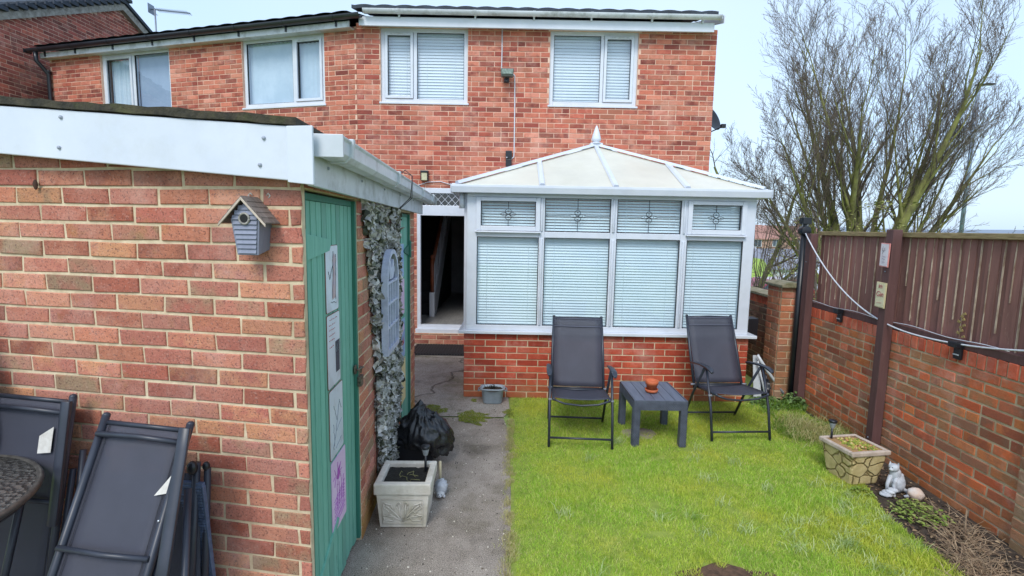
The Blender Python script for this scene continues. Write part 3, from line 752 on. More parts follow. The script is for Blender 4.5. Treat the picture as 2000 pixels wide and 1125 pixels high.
# box gutter, roof
gx0, gx1, gy = -.66, 2.71, 5.46
mb = MB()
pr = [(0, 0), (.10, .0), (.10, .10), (.085, .10), (.085, .02), (.012, .02), (.0, .085), (-.012, .085), (-.014, .06)]
mb.prism([(-p[0]+.1, p[1]) for p in pr], gx0, gx1, lambda u, v, d: (d, gy+.1-u, 2.262+v))
mb.box((gx0-.006, gy-.018, 2.258), (gx0, gy+.1, 2.35)); mb.box((gx1, gy-.018, 2.258), (gx1+.006, gy+.1, 2.35))
mb.box((gx0, gy+.1, 2.262), (gx0+.1, HY, 2.35)); mb.box((gx1-.1, gy+.1, 2.262), (gx1, HY, 2.35))
mb.build('gutter', UPVC, CN, .004)
mb = MB(); mb.tube([(-.56, 5.62, 2.26), (-.56, 5.62, 2.1)], .03, 8); mb.build('downpipe', UPVC, CN)
ap = Vector((1.08, 7.0, 3.0)); e0, e1, ey, ez = -.60, 2.65, 5.50, 2.345
POLY = G('cream_polycarbonate', 'd8d3c4', 'cbc6b8', 1.5, .35, dirt='b6b093', dirtscale=2, dirtamt=.25)
mb = MB()
A_, B_, C_, D_ = Vector((e0, ey, ez)), Vector((e1, ey, ez)), Vector((e1, HY, ez)), Vector((e0, HY, ez)); RB = Vector((1.08, HY, 3.0))
mb.add([A_, B_, ap, C_, D_, RB], [(0, 1, 2), (1, 3, 5, 2), (4, 0, 2, 5)])
mb.add([v-Vector((0, 0, .03)) for v in (A_, B_, ap, C_, D_, RB)], [(2, 1, 0), (2, 5, 3, 1), (5, 2, 0, 4)])
mb.build('roof', POLY, CN)
mb = MB()
def bar(p, q, w=.03, h=.022):
    p = Vector(p); q = Vector(q); d = (q-p).normalized(); s = d.cross(Vector((0, 0, 1))).normalized()*w; n = s.cross(d).normalized()*h
    mb.add([p-s, p+s, q+s, q-s, p-s*.6+n, p+s*.6+n, q+s*.6+n, q-s*.6+n], [(3,2,1,0), (4,5,6,7), (0,1,5,4), (1,2,6,5), (2,3,7,6), (3,0,4,7)])
def hipY(x): 
    t = (x-e0)/(ap.x-e0) if x < ap.x else (e1-x)/(e1-ap.x); return t
for x in (.30, 1.08, 1.84):
    t = hipY(x); bar((x, ey, ez+.006), (x, ey+(7.0-ey)*t, ez+(3.0-ez)*t+.006), .033)
bar(A_+Vector((0, 0, .008)), ap+Vector((0, 0, .012)), .036, .03); bar(B_+Vector((0, 0, .008)), ap+Vector((0, 0, .012)), .036, .03); bar(ap+Vector((0, 0, .012)), RB+Vector((0, 0, .012)), .05, .03)
for yy in (6.2, 6.9, 7.6):
    t = min(1, (yy-ey)/(7.0-ey))
    bar((e0, yy, ez+.006), (e0+(ap.x-e0)*t, yy, ez+(3.0-ez)*t+.006)); bar((e1, yy, ez+.006), (e1-(e1-ap.x)*t, yy, ez+(3.0-ez)*t+.006))
mb.build('glazing_bar', UPVC, CN)
mb = MB(); mb.box((1.0, 6.93, 2.99), (1.16, 7.1, 3.035)); mb.lathe([(.0, .035), (.075, .035), (.07, .045), (.045, .05), (.04, .06), (.06, .072), (.062, .1), (.05, .15), (.03, .21), (.012, .26), (.0, .275)], (1.08, 6.98, 2.995), 16); mb.build('finial', UPVC, CN)
mb = MB(); mb.box((CX0, CY+.1, .0), (CX1, HY, .04)); mb.build('floor', HFLOOR, CN)

# ---------------------------------------------------------------- brick outhouse at the left
SH = thing('shed', 'near brick outhouse with two green plank doors and a white fascia and gutter', 'shed', (0, 0, 0))
SC = (-.84, 2.05); SE = (-1.0, 5.18); SW = (-3.6, 2.50)          # corner, far end, west end of the front
fd = Vector((SC[0]-SW[0], SC[1]-SW[1], 0)); FL = fd.length; fd.normalize(); fn_ = Vector((fd.y, -fd.x, 0))
sdv = Vector((SE[0]-SC[0], SE[1]-SC[1], 0)); SL = sdv.length; sdv.normalize(); sn = Vector((sdv.y, -sdv.x, 0))
def FP(u, z, e=0): return Vector((SC[0], SC[1], 0)) - fd*u + fn_*e + Vector((0, 0, z))     # u measured back from the corner
def SP(u, z, e=0): return Vector((SC[0], SC[1], 0)) + sdv*u + sn*e + Vector((0, 0, z))
shtop = lambda u: 2.075 + (FL-u)*.078
wall('wall', SW, SC, 0, 2.30, SH, B_SHED, MORTAR, (), .02, top=shtop, seed=31, bh=.0755, bl=.236, snap=.0, shift=.03, joint=.0125, proud=.006, jit=.0034)
D1 = (.04, .86); D2 = (2.28, 2.90)
wall('side_wall', (SC[0]-.002, SC[1]+.022), SE, 0, 2.06, SH, B_SHED, MORTAR, [(D1[0]-.022, D1[1]-.022, 0, 2.04), (D2[0]-.022, D2[1]-.022, 0, 2.02)], .1, seed=32, bh=.0755, bl=.236, snap=.0, joint=.0125, jit=.002)
mb = MB(); mb.prism([(-3.6, 2.6), (-1.0, 2.2), (-1.1, 5.17), (-3.6, 5.17)], 2.0, 2.05, lambda u, v, d: (u, v, d)); mb.box((-3.7, 2.6, 0), (-3.6, 5.18, 2.2)); mb.box((-3.6, 5.08, 0), (-1.02, 5.18, 2.05)); mb.build('rear_wall', B_NEXT, SH)
# roof deck, felt edge, fascia
mb = MB()
def RF(u, v, z): return FP(u, 0, 0)*0 + Vector((SC[0], SC[1], 0)) - fd*u + sdv*v + Vector((0, 0, z))
rs = random.Random(4)
us = [i*FL/40-.02 for i in range(41)]
mb2 = MB()
V = []; 
for u in us:
    V += [RF(u, -.085, 2.268+u*.075+rs.uniform(-.003, .003)), RF(u, -.085, 2.298+u*.075+rs.uniform(-.004, .005)), RF(u, 3.35, 2.30+u*.075), RF(u, 3.35, 2.27+u*.075)]
F = []
for i in range(40):
    a = i*4; b = a+4
    F += [(a, b, b+1, a+1), (a+1, b+1, b+2, a+2), (a+3, a+2, b+2, b+3), (a, a+3, b+3, b)]
F += [(0, 1, 2, 3), (163, 162, 161, 160)]
mb2.add([v + fn_*0 for v in V], F); mb2.build('roof', FELT, SH)
PINM = G('grey_pin', 'a3aab8', None, 10, .4)
mb = MB()
fz = lambda u: 2.068+u*.078
mb.prism([(-.055, fz(0)-.01), (-.055, 2.262), (.03, 2.266), (FL, 2.265+FL*.075), (FL, fz(FL))], .05, .075, lambda u, v, d: FP(u, v, d))
mb.build('front_fascia', UPVC, SH, .004)
mb = MB(); mb.prism([(-.105, 2.045), (-.105, 2.262), (.0, 2.262), (.0, 2.055)], .076, .088, lambda u, v, d: FP(u, v, d)); mb.build('corner_trim', UPVC, SH, .003)
for u, z in ((.10, 2.22), (.12, 2.12), (1.0, 2.31), (1.02, 2.19), (1.85, 2.27), (1.87, 2.36), (2.6, 2.41)):
    mb = MB(); mb.ell(FP(u, z, .077), (.008, .008, .008), 10, 6); mb.build('fascia_pin', PINM, SH)
for u in (.12, .7, 1.3, 1.9, 2.6):
    mb = MB(); mb.ell(SP(u, 2.13, .072), (.007, .007, .007), 10, 6); mb.build('fascia_pin', PINM, SH)
mb = MB(); mb.prism([(-.06, 2.045), (3.3, 2.02), (3.3, 2.20), (-.06, 2.235)], .045, .07, lambda u, v, d: SP(u, v, d)); mb.build('side_fascia', UPVC_D, SH, .004)
mb = MB(); pr = [(0, .07), (.0, .02), (.02, 0), (.08, 0), (.10, .02), (.10, .07), (.108, .078), (.108, .085), (.094, .085), (.094, .024), (.078, .008), (.022, .008), (.008, .024), (.008, .085), (0, .085)]
mb.prism(pr, -.05, 3.62, lambda u, v, d: SP(d, 2.155+v-d*.006, .072+u)); mb.prism([(0, 0), (.112, 0), (.112, .086), (0, .086)], -.062, -.05, lambda u, v, d: SP(d, 2.155+v, .072+u)); mb.prism([(0, 0), (.112, 0), (.112, .086), (0, .086)], 3.62, 3.632, lambda u, v, d: SP(d, 2.133+v, .072+u)); GS = mb.build('gutter', UPVC_D, SH, .002)
for d0 in (.08, 1.22, 2.45, 3.3):
    mb = MB()
    pb = [(-.004, .05), (-.004, .018), (.018, -.006), (.082, -.006), (.106, .018), (.106, .06), (.116, .075), (.116, .092), (.10, .092), (.10, .088), (.112, .07), (.0, .05)]
    pb = [(-.004, .09), (-.004, .016), (.018, -.006), (.082, -.006), (.107, .016), (.116, .076), (.116, .092), (.09, .092)]
    mb.prism(pb, d0, d0+.03, lambda u, v, d: SP(d, 2.155+v-d*.006, .072+u)); mb.build('gutter_bracket', UPVC_D, GS, .002)
# plank doors
GREEN_G = G('dark_groove_green', '1f4036', '16302a', 8, .8)
def plank_door(D, H, hinge_left, seed):
    rs = random.Random(seed); u0, u1 = D
    fr = MB(); fr.prism([(u0, 0.03), (u0+.045, .03), (u0+.045, H), (u0, H)], -.09, -.012, lambda u, v, d: SP(u, v, d)); fr.prism([(u1-.03, .03), (u1, .03), (u1, H), (u1-.03, H)], -.09, -.002, lambda u, v, d: SP(u, v, d)); fr.prism([(u0+.045, H-.03), (u1-.03, H-.03), (u1-.03, H), (u0+.045, H)], -.09, -.02, lambda u, v, d: SP(u, v, d))
    fr.build('door_frame', GREEN_D, SH, .003)
    dr = MB(); u = u0+.048; n = int((u1-u0-.08)/.072); w = (u1-u0-.08)/n
    for i in range(n):
        g = .0045; e = rs.uniform(-.0015, .0015)
        prof = [(u+g, .0), (u+.006, .008), (u+w-.006, .008), (u+w-g, 0)]
        zb = .035+rs.uniform(-.006, .01); vs = []
        for (uu, ee) in prof:
            vs += [SP(uu, zb, -.03+ee+e), SP(uu, H-.032, -.03+ee+e)]
        vs += [SP(u+g, zb, -.05), SP(u+g, H-.032, -.05), SP(u+w-g, zb, -.05), SP(u+w-g, H-.032, -.05)]
        dr.add(vs, [(0,2,3,1), (2,4,5,3), (4,6,7,5), (8,0,1,9), (6,10,11,7)], 0)
        u += w
    dr.prism([(u0+.05, .04), (u1-.035, .04), (u1-.035, H-.035), (u0+.05, H-.035)], -.06, -.045, lambda a, b, d: SP(a, b, d), 1)
    return dr.build('door', [GREEN, GREEN_G], SH)
d1 = plank_door(D1, 2.03, True, 1); d2 = plank_door(D2, 2.01, False, 2)
mb = MB(); mb.prism([(.06, 1.80), (.07, 1.86), (.40, 1.83), (.42, 1.80), (.40, 1.775), (.07, 1.745)], -.022, -.014, lambda u, v, d: SP(u, v, d)); mb.tube([SP(.055, 1.73, -.012), SP(.055, 1.88, -.012)], .012, 8); mb.build('strap_hinge', GREEN, d1, .001)
mb = MB(); mb.prism([(.055, .17), (.06, .215), (.44, .40), (.46, .38), (.44, .36)], -.022, -.012, lambda u, v, d: SP(u, v, d)); mb.build('strap_hinge', GREEN, d1, .001)
mb = MB(); mb.prism([(D2[1]-.03, 1.72), (D2[1]-.03, 1.62), (D2[1]-.3, 1.66), (D2[1]-.3, 1.68)], -.022, -.008, lambda u, v, d: SP(u, v, d)); mb.tube([SP(D2[1]-.02, 1.6, 0), SP(D2[1]-.02, 1.76, 0)], .014, 8); mb.build('strap_hinge', GREEN_D, d2, .001)
pk = MB(); pk.prism([(.80, 1.05), (.9, 1.05), (.9, 1.10), (.80, 1.10)], -.014, -.004, lambda u, v, d: SP(u, v, d))
pk.tube([SP(.82, 1.07, .0), SP(.85, 1.08, .03), (SP(.88, 1.07, .0))], .006, 6); pk.tube([SP(.83, 1.04, .01), SP(.83, 1.07, .012), SP(.85, 1.085, .014), SP(.87, 1.07, .012), SP(.87, 1.04, .01)], .005, 6)
pk.prism([(.825, .97), (.875, .97), (.88, 1.03), (.82, 1.03)], .0, .022, lambda u, v, d: SP(u, v, d)); pk.build('padlock', G('rusty_steel', '8a7f74', '4a3a30', 40, .5, metal=.6), d1, .002)
# nails and a scrap of string in the wall
mb = MB(); mb.tube([FP(1.35, 1.945, .0), FP(1.35, 1.95, .03), FP(1.345, 1.955, .034)], .003, 5)
nl = MB(); nl.tube([FP(1.235, 2.055, .005), FP(1.225, 2.05, .02)], .0035, 5); nl.ell(FP(1.224, 2.045, .02), (.010, .006, .022)); tag(nl.build('rusty_hook', G('rust', '4b3226', '2e201a', 30, .9)), 'small rusty hook in the outhouse wall under the white fascia', 'hook')

# tin signs on the green doors
SIGNW = G('enamel_white', 'd9dfe8', 'ccd2dd', 6, .35, dirt='9a8676', dirtscale=9, dirtamt=.35)
SIGNP = G('sign_pink', 'e6c9e6', 'dcb9dc', 6, .4)
SIGNC = G('sign_cream', 'e8d9a8', 'dccb94', 6, .5)
SIGNB = G('sign_blue', '7fa4d4', 'a9c6e6', 8, .4)
INK = G('dark_ink', '4a4a58', None, 5, .6); INKP = G('purple_ink', 'b45cb8', None, 5, .6); INKR = G('red_ink', 'b85a62', None, 5, .6)
RUSTE = G('rusty_edge', '9a5f44', '6f4030', 30, .8); SKIN = G('pale_print', 'c3a59c', 'b4aac0', 25, .5)
def rrect(u0, u1, z0, z1, r=.012, n=4):
    p = []
    for cx, cz, a0 in ((u1-r, z0+r, -pi/2), (u1-r, z1-r, 0), (u0+r, z1-r, pi/2), (u0+r, z0+r, pi)):
        for k in range(n+1): a = a0+pi/2*k/n; p.append((cx+r*cos(a), cz+r*sin(a)))
    return p
def sign(u0, u1, z0, z1, face, label, edge=RUSTE, off=-.02, draw=None, name='tin_sign'):
    t = thing(name, label, 'sign', SP((u0+u1)/2, z0, off)); T0 = Matrix.Translation(-t.location)
    mb = MB(); mb.prism(rrect(u0, u1, z0, z1), 0, .002, lambda u, v, d: T0 @ SP(u, v, off+d)); mb.build('edge', edge, t)
    mb = MB(); mb.prism(rrect(u0+.003, u1-.003, z0+.003, z1-.003), .0022, .0030, lambda u, v, d: T0 @ SP(u, v, off+d)); mb.build('face', face, t)
    if draw: draw(t, lambda u, v: T0 @ SP(u0+(u1-u0)*u, z0+(z1-z0)*v, off+.0042))
    return t
def strokes(t, Q, lines, m, name='print', r=.0012):
    mb = MB()
    for l in lines: mb.tube([Q(*p) for p in l], r, 4, sm=False)
    mb.build(name, m, t)
def fillp(t, Q, poly, m, name='print'):
    mb = MB(); mb.add([Q(*p) for p in poly], [tuple(range(len(poly)))]); mb.build(name, m, t)
rs = random.Random(8)
def wob(x0, y0, x1, y1, n=6, a=.02): return [(x0+(x1-x0)*i/n+rs.uniform(-a, a), y0+(y1-y0)*i/n+rs.uniform(-a, a)*.5) for i in range(n+1)]
def d_a(t, Q):
    fillp(t, Q, [(.45, .18), (.72, .2), (.8, .42), (.72, .66), (.82, .8), (.66, .88), (.52, .78), (.6, .6), (.48, .45)], SKIN)
    strokes(t, Q, [wob(.5, .2, .6, .9, 9), wob(.75, .18, .8, .85, 9), wob(.3, .5, .55, .7), wob(.3, .5, .2, .62), wob(.35, .15, .8, .12)], INK)
def d_b(t, Q):
    fillp(t, Q, [(.62, .16), (.92, .16), (.95, .60), (.6, .60)], INK)
    fillp(t, Q, [(.66, .44), (.88, .44), (.9, .57), (.65, .57)], G('pale_glass_print', 'b9c4d2'))
    L = []
    for z, a, b in ((.93, .2, .75), (.86, .15, .6), (.79, .15, .62), (.72, .15, .55), (.65, .12, .5), (.56, .15, .4)):
        x = a
        while x < b: L.append(wob(x, z, x+.08, z, 3, .015)); x += .12
    strokes(t, Q, L, INKR, 'lettering')
def d_c(t, Q):
    strokes(t, Q, [wob(.2, .1, .7, .75, 10, .04), wob(.3, .15, .25, .5, 8, .03), wob(.7, .75, .85, .6), wob(.45, .35, .85, .45), wob(.5, .5, .3, .75), wob(.4, .1, .8, .18)], G('grey_ink', '8a909c'))
def d_d(t, Q):
    L = [wob(.4+.16*cos(a), .75, .4+.3*cos(a), .75+.16*sin(a), 4) for a in [k*pi/4 for k in range(8)]]
    for z in np.linspace(.12, .48, 9): L.append(wob(.15, z-.04, .85, z+.04, 10, .03))
    for x in (.3, .45, .6, .75): L.append(wob(x, .3, x+.05, .62, 6, .02))
    strokes(t, Q, L, INKP); fillp(t, Q, [(.32, .7), (.45, .66), (.6, .72), (.5, .78), (.55, .85), (.4, .8)], INKP)
sign(.34, .54, 1.475, 1.80, SIGNW, 'top white tin sign on the near green door with a pale figure printed on it', draw=d_a)
sign(.34, .55, 1.10, 1.465, SIGNW, 'second sign down on the near green door, red lettering beside a dark glass', draw=d_b)
sign(.35, .58, .735, 1.09, SIGNW, 'third sign down on the near green door with a faint grey sketch', draw=d_c)
sign(.36, .61, .335, .72, SIGNP, 'lowest pink sign on the near green door with purple drawing', SIGNP, draw=d_d)
sign(2.42, 2.62, 1.44, 1.74, SIGNB, 'top pale blue sign on the far green door', SIGNW)
sign(2.42, 2.64, 1.10, 1.42, SIGNP, 'pale pink sign on the far green door under the blue one', SIGNW)
sign(2.43, 2.66, .70, 1.06, SIGNB, 'blue and red patterned sign on the far green door', SIGNB, draw=lambda t, Q: (fillp(t, Q, [(.1, .6), (.8, .7), (.6, .9)], SIGNP), fillp(t, Q, [(.2, .3), (.7, .35), (.5, .55)], INKR)))
sign(2.45, 2.68, .28, .68, SIGNC, 'plain cream sign lowest on the far green door', SIGNC)

# camouflage netting hung between the doors
def netting():
    rs = random.Random(11); mb = MB()
    def place(u, z, e, s, k):
        T = Matrix.Translation(SP(u, z, e)) @ Matrix.Rotation(rs.uniform(0, 6.28), 4, 'X') @ Matrix.Rotation(rs.uniform(-.9, .9), 4, 'Z') @ Matrix.Rotation(rs.uniform(-1, 1), 4, 'Y')
        n = 4; off = rs.uniform(0, 100); vs = []
        for i in range(n):
            for j in range(n):
                a = (i/(n-1)-.5)*2; b = (j/(n-1)-.5)*2; rr = 1-.35*(a*a*b*b)
                c = noise.noise(Vector((a*1.1+off, b*1.1, 0)))*1.3
                vs.append(T @ Vector((c*s*.65 + .35*s*a*b, a*s*rr, b*s*.7*rr)))
        mb.add(vs, [(i*n+j, i*n+j+1, (i+1)*n+j+1, (i+1)*n+j) for i in range(n-1) for j in range(n-1)], 0, False)
    for k in range(2300):
        z = rs.uniform(.05, 2.02)
        ua = 1.22 - .30*max(0, (z-.9)/1.12)**1.3 ; ub = 2.17 - .06*rs.random()
        if z < .5: ua += .05; ub -= (.5-z)*.9
        u = rs.uniform(ua, ub); e = .012 + .045*rs.random()*(1-.25*u) + .02*noise.noise(Vector((u*3, z*3, 0)))
        place(u, z, e, rs.uniform(.024, .048), k)
    m, nt, b = newmat('camouflage_fabric'); 
    r_ = ramp(nt, [(0, hx('b9b7b4')), (.3, hx('9f9e98')), (.5, hx('d2cfcb')), (.76, hx('6c6e5a')), (.89, hx('41463a'))], 'CONSTANT')
    nt.links.new(island(nt), r_.inputs[0]); col = mix(nt, maprange(nt, tnoise(nt, 30, 3), .5, .6, 0, .5), r_.outputs[0], hx('5b5c4c'))
    nt.links.new(col, b.inputs['Base Color']); b.inputs['Roughness'].default_value = .8
    o = mb.build('camouflage_net', m)
    bk = MB()
    for i in range(16): 
        z = .1+i*.122; bk.tube([SP(1.22, z, .02), SP(1.7, z+.02, .03), SP(2.22, z, .02)], .003, 4)
    for i in range(8):
        u = 1.22+i*.14; bk.tube([SP(u, .1, .02), SP(u, 2.0, .02)], .003, 4)
    bk.build('net_mesh', G('dark_cord', '2c2f28'), o)
    tag(o, 'grey and olive leafy camouflage netting hung on the outhouse wall between the green doors', 'netting')
netting()
cb = MB(); cb.tube([SP(1.62, 2.02, .11), SP(1.63, 2.1, .19), SP(1.66, 2.25, .2), SP(1.72, 2.30, .14), SP(1.78, 2.26, .06)], .003, 5); cb.tube([SP(1.66, 2.02, .11), SP(1.70, 2.1, .19), SP(1.73, 2.26, .19), SP(1.68, 2.29, .1)], .003, 5)
tag(cb.build('wire', LEAD), 'dark wire looped over the outhouse gutter above the netting', 'wire')
# arched garden mirror hung on the netting
am = thing('arched_mirror', 'white arched garden mirror shaped like a window, hung on the camouflage netting', 'mirror', SP(1.46, 1.04, .085))
T0 = Matrix.Translation(-am.location)
aw, ah = .215, .70; 
def MP(u, v, e): return T0 @ SP(1.46+u, 1.04+v, .085+e)
def arch(w, h, n=14): return [(-w, 0), (w, 0)] + [(w*cos(pi*k/n), h-w+w*sin(pi*k/n)) for k in range(n+1)]
PW = G('chalky_white_metal', 'c3c9dc', 'b0b7cc', 12, .5, dirt='84889a', dirtscale=12, dirtamt=.4)
mb = MB(); mb.prism(arch(aw-.01, ah-.01), -.02, -.012, MP); mb.build('glass', G('cloudy_mirror', '9aa2ac', '6f777c', 9, .12, metal=.85), am)
mb = MB(); o_ = arch(aw, ah); i_ = [(x*.86, .03+(y-.03)*.955 if y > .1 else .035) for x, y in o_]
n_ = len(o_)
for e0_, e1_ in ((-.03, .012),):
    vs = [MP(x, y, e1_) for x, y in o_] + [MP(x, y, e1_) for x, y in i_] + [MP(x, y, e0_) for x, y in o_] + [MP(x, y, e0_) for x, y in i_]
    fs = []
    for k in range(n_):
        k2 = (k+1) % n_; fs += [(k, k2, n_+k2, n_+k), (2*n_+k, 2*n_+k2, k2, k), (n_+k, n_+k2, 3*n_+k2, 3*n_+k)]
    mb.add(vs, fs)
mb.build('frame', PW, am)
mb = MB()
for z in (.17, .33, .47): mb.prism([(-.185, z), (.185, z), (.185, z+.016), (-.185, z+.016)], -.012, .008, MP)
for x in (-.09, .0, .09): mb.prism([(x-.008, .03), (x+.008, .03), (x+.008, .48), (x-.008, .48)], -.012, .007, MP)
mb.build('glazing_bar', PW, am, .002)
mb = MB(); mb.prism([(-.08, .50), (.03, .50), (.09, .55), (.05, .63), (-.02, .57), (-.07, .64), (-.11, .56)], -.012, .004, MP); mb.build('bird_motif', PW, am)

# ---------------------------------------------------------------- bird house
bh = thing('bird_house', 'small grey blue wooden bird house with shingled roof on the outhouse wall', 'bird house', FP(.185, 1.775, .005))
bh.scale = (.92, .92, .95); bh.rotation_euler = (0, 0, math.atan2(fd.y, fd.x)+radians(6))
mb = MB(); w0, w1, h0, h1 = .046, .062, .0, .145; dp = .105
mb.add([(-w0, -dp+.012, 0), (w0, -dp+.012, 0), (w0, -.0, .02), (-w0, 0, .02), (-w1, -dp, h1), (w1, -dp, h1), (w1, 0, h1), (-w1, 0, h1), (0, -dp, .215), (0, 0, .215)],
       [(3,2,1,0), (0,1,5,8,4), (1,2,6,5), (2,3,7,9,6), (3,0,4,7), (4,8,9,7), (8,5,6,9)]); body = mb.build('body', BH_BLUE, bh, .002)
mb = MB()
for i in range(10):
    z = .008+i*.0195; t = min(1, z/h1); hw = w0+(w1-w0)*t - .008 if z < h1 else (w1)*(1-(z-h1)/.075)-.004
    if hw < .006: continue
    yb = -dp+.012*(1-t); mb.add([(-hw, yb-.007, z), (hw, yb-.007, z), (hw, yb-.0015, z+.0175), (-hw, yb-.0015, z+.0175), (-hw, yb+.002, z), (hw, yb+.002, z)], [(0,1,2,3), (4,5,1,0)])
mb.build('cladding', BH_BLUE, bh)
mb = MB(); ps = [(.021*cos(a), -dp-.006, .148+.021*sin(a)) for a in [2*pi*k/20 for k in range(21)]]; mb.tube(ps, .0045, 8); mb.build('entrance_ring', G('aged_white_metal', 'b9b5ae', '6f6b64', 60, .5), bh)
mb = MB(); T_h = Matrix.Translation((0, -dp-.0075, .148)) @ Matrix.Rotation(pi/2, 4, 'X'); mb.lathe([(0.0001, 0), (.018, 0)], (0, 0, 0), 20, T=T_h); mb.build('entrance_hole', G('hole_dark', '0c0b0c', '080808'), bh)
mb = MB(); rs = random.Random(5)
for s in (1, -1):
    for i in range(5):
        t0 = i/5; t1 = t0+.235; X0, Z0 = .0+.098*t0, .232-.105*t0; X1, Z1 = .098*t1, .232-.105*t1
        ya, yb = -dp-.022, .0
        n = Vector((.105, 0, .098)).normalized()*.004
        q = [(s*X0, ya, Z0+.002), (s*X1, ya+rs.uniform(-.002, .002), Z1+.006), (s*X1, yb, Z1+.006), (s*X0, yb, Z0+.002)]
        mb.add(q + [(x, y, z+.005) for x, y, z in q], [(3,2,1,0), (4,5,6,7), (0,1,5,4), (1,2,6,5), (2,3,7,6), (3,0,4,7)])
mb.build('roof', BH_ROOF, bh)
mb = MB()
for s in (1, -1):
    mb.prism([(0, .222), (s*.101, .115), (s*.101, .126), (0, .234)][::s], -dp-.028, -dp-.0215, lambda u, v, d: (u, d, v))
mb.build('gable_trim', CREAMW, bh, .001)
mb = MB(); mb.tube([(-.03, -.004, .236), (-.04, -.006, .246), (-.03, -.006, .256), (-.022, -.004, .246)], .003, 6); mb.tube([(.05, -.004, .236), (.058, -.006, .246), (.05, -.006, .256), (.042, -.004, .246)], .003, 6); mb.build('hanging_ring', G('aged_white_metal2', 'c9c5be'), bh)

# ---------------------------------------------------------------- right-hand garden wall and fence
GW = thing('garden_wall', 'long low brick wall under the brown fence, topped with orange bricks', 'wall', (0, 0, 0))
WA, WB = (3.22, 5.55), (3.135, 2.98)
gd = Vector((WB[0]-WA[0], WB[1]-WA[1], 0)); GL = gd.length; gd.normalize(); gn = Vector((gd.y, -gd.x, 0))
def WP(u, z, e=0): return Vector((WA[0], WA[1], 0)) + gd*u + gn*e + Vector((0, 0, z))
wall('wall', WA, WB, -.02, 1.015, GW, B_GARDEN, MORTAR_W, (), .2, seed=41, bh=.074, bl=.225, snap=.12, joint=.0155, jit=.003, proud=.006)
def soldier(name, P_, L, z0, z1, parent, seed, skip=()):
    rs = random.Random(seed); mb = MB(); u = .0
    while u < L:
        w = .066+rs.uniform(-.004, .003); j = lambda: rs.uniform(-.002, .002)
        e = .008+rs.uniform(-.003, .003); a, b = u+.005, min(u+w, L)
        vs = [P_(a+j(), z0+.004, -.2), P_(b+j(), z0+.004, -.2), P_(b+j(), z1+j(), -.2), P_(a+j(), z1+j(), -.2), P_(a, z0+.004, e-.003), P_(b, z0+.004, e-.003), P_(b, z1+j(), e-.003), P_(a, z1+j(), e-.003), P_(a+.003, z0+.007, e), P_(b-.003, z0+.007, e), P_(b-.003, z1-.003, e), P_(a+.003, z1-.003, e)]
        mb.add(vs, [(8,9,10,11), (4,5,9,8), (5,6,10,9), (6,7,11,10), (7,4,8,11), (3,2,6,7), (0,4,7,3), (1,2,6,5)], 0); u += w+.009
    vs = [P_(0, z0, .0), P_(L, z0, .0), P_(L, z1-.004, .0), P_(0, z1-.004, .0), P_(0, z0, -.19), P_(L, z0, -.19), P_(L, z1-.004, -.19), P_(0, z1-.004, -.19)]
    mb.add(vs, [(0,1,2,3), (3,2,6,7), (0,3,7,4), (1,5,6,2)], 1)
    return mb.build(name, [B_SOLDIER, MORTAR_W], parent)
soldier('brick_on_edge', WP, GL, 1.016, 1.118, GW, 42)
# brick pier at the near end
PR = thing('brick_pier', 'mossy brown brick pier at the near end of the long garden wall', 'pier')
wall('wall', (3.105, 2.965), (3.06, 1.6), -.02, 1.8, PR, PIER_B, MORTAR_W, (), .25, seed=44, joint=.013, jit=.004, snap=.2)
wall('return_face', (3.355, 2.96), (3.107, 2.966), -.02, 1.8, PR, PIER_B, MORTAR_W, (), .03, seed=45, joint=.013, jit=.004)

# two fence panels
def fence_panel(u0, u1, label, seed):
    t = thing('garden_fence', label, 'fence', WP((u0+u1)/2, 1.12, -.05), 0, 'closeboard fence panels on the garden wall'); T0 = Matrix.Translation(-t.location)
    rs = random.Random(seed); Q = lambda u, v, d: T0 @ WP(u, v, d)
    mb = MB(); u = u0; k = 0
    while u < u1-.02:
        w = rs.uniform(.078, .09); w = min(w, u1-u)
        tl = rs.uniform(-.004, .004); e = -.05 + .010*(k % 2) + rs.uniform(-.002, .002)
        vs = [Q(u+.002, 1.16, e), Q(u+w+.008, 1.16, e-.006), Q(u+w+.008+tl, 1.885, e-.006), Q(u+.002+tl, 1.885, e)]
        vs += [Q(u+.002, 1.16, e-.014), Q(u+w+.008, 1.16, e-.014), Q(u+w+.008+tl, 1.885, e-.014), Q(u+.002+tl, 1.885, e-.014)]
        mb.add(vs, [(0,1,2,3), (0,3,7,4), (1,5,6,2), (5,4,7,6)]); u += w+.003; k += 1
    mb.build('boards', FENCEW, t)
    mb = MB(); u = u0+.08
    while u < u1-.05:    # pale cover strips of raw wood showing in the gaps
        zz = rs.uniform(1.2, 1.6) if rs.random() < .5 else 1.165; mb.prism([(u, zz), (u+.005, zz), (u+.005, 1.88), (u, rs.uniform(1.7, 1.88))], -.048, -.0375, Q); u += rs.uniform(.075, .098)
    mb.build('pale_edge', G('bare_wood_edge', 'c9b8a4', '8a705e', 30, .9, stretch=(1, 1, .3)), t)
    mb = MB(); mb.prism([(u0-.01, 1.885), (u1+.01, 1.885), (u1+.01, 1.925), (u0-.01, 1.925)], -.085, -.012, Q); mb.build('capping', CAPW, t, .004)
    mb = MB(); mb.prism([(u0, 1.119), (u1, 1.119), (u1, 1.175), (u0, 1.175)], -.08, .004, Q); mb.build('bottom_rail', POSTW, t, .004)
    return t
fence_panel(.10, 1.29, 'brown closeboard fence panel between the black pole and the middle post', 51)
fence_panel(1.302, 3.4, 'longer brown closeboard fence panel running out at the right edge', 52)
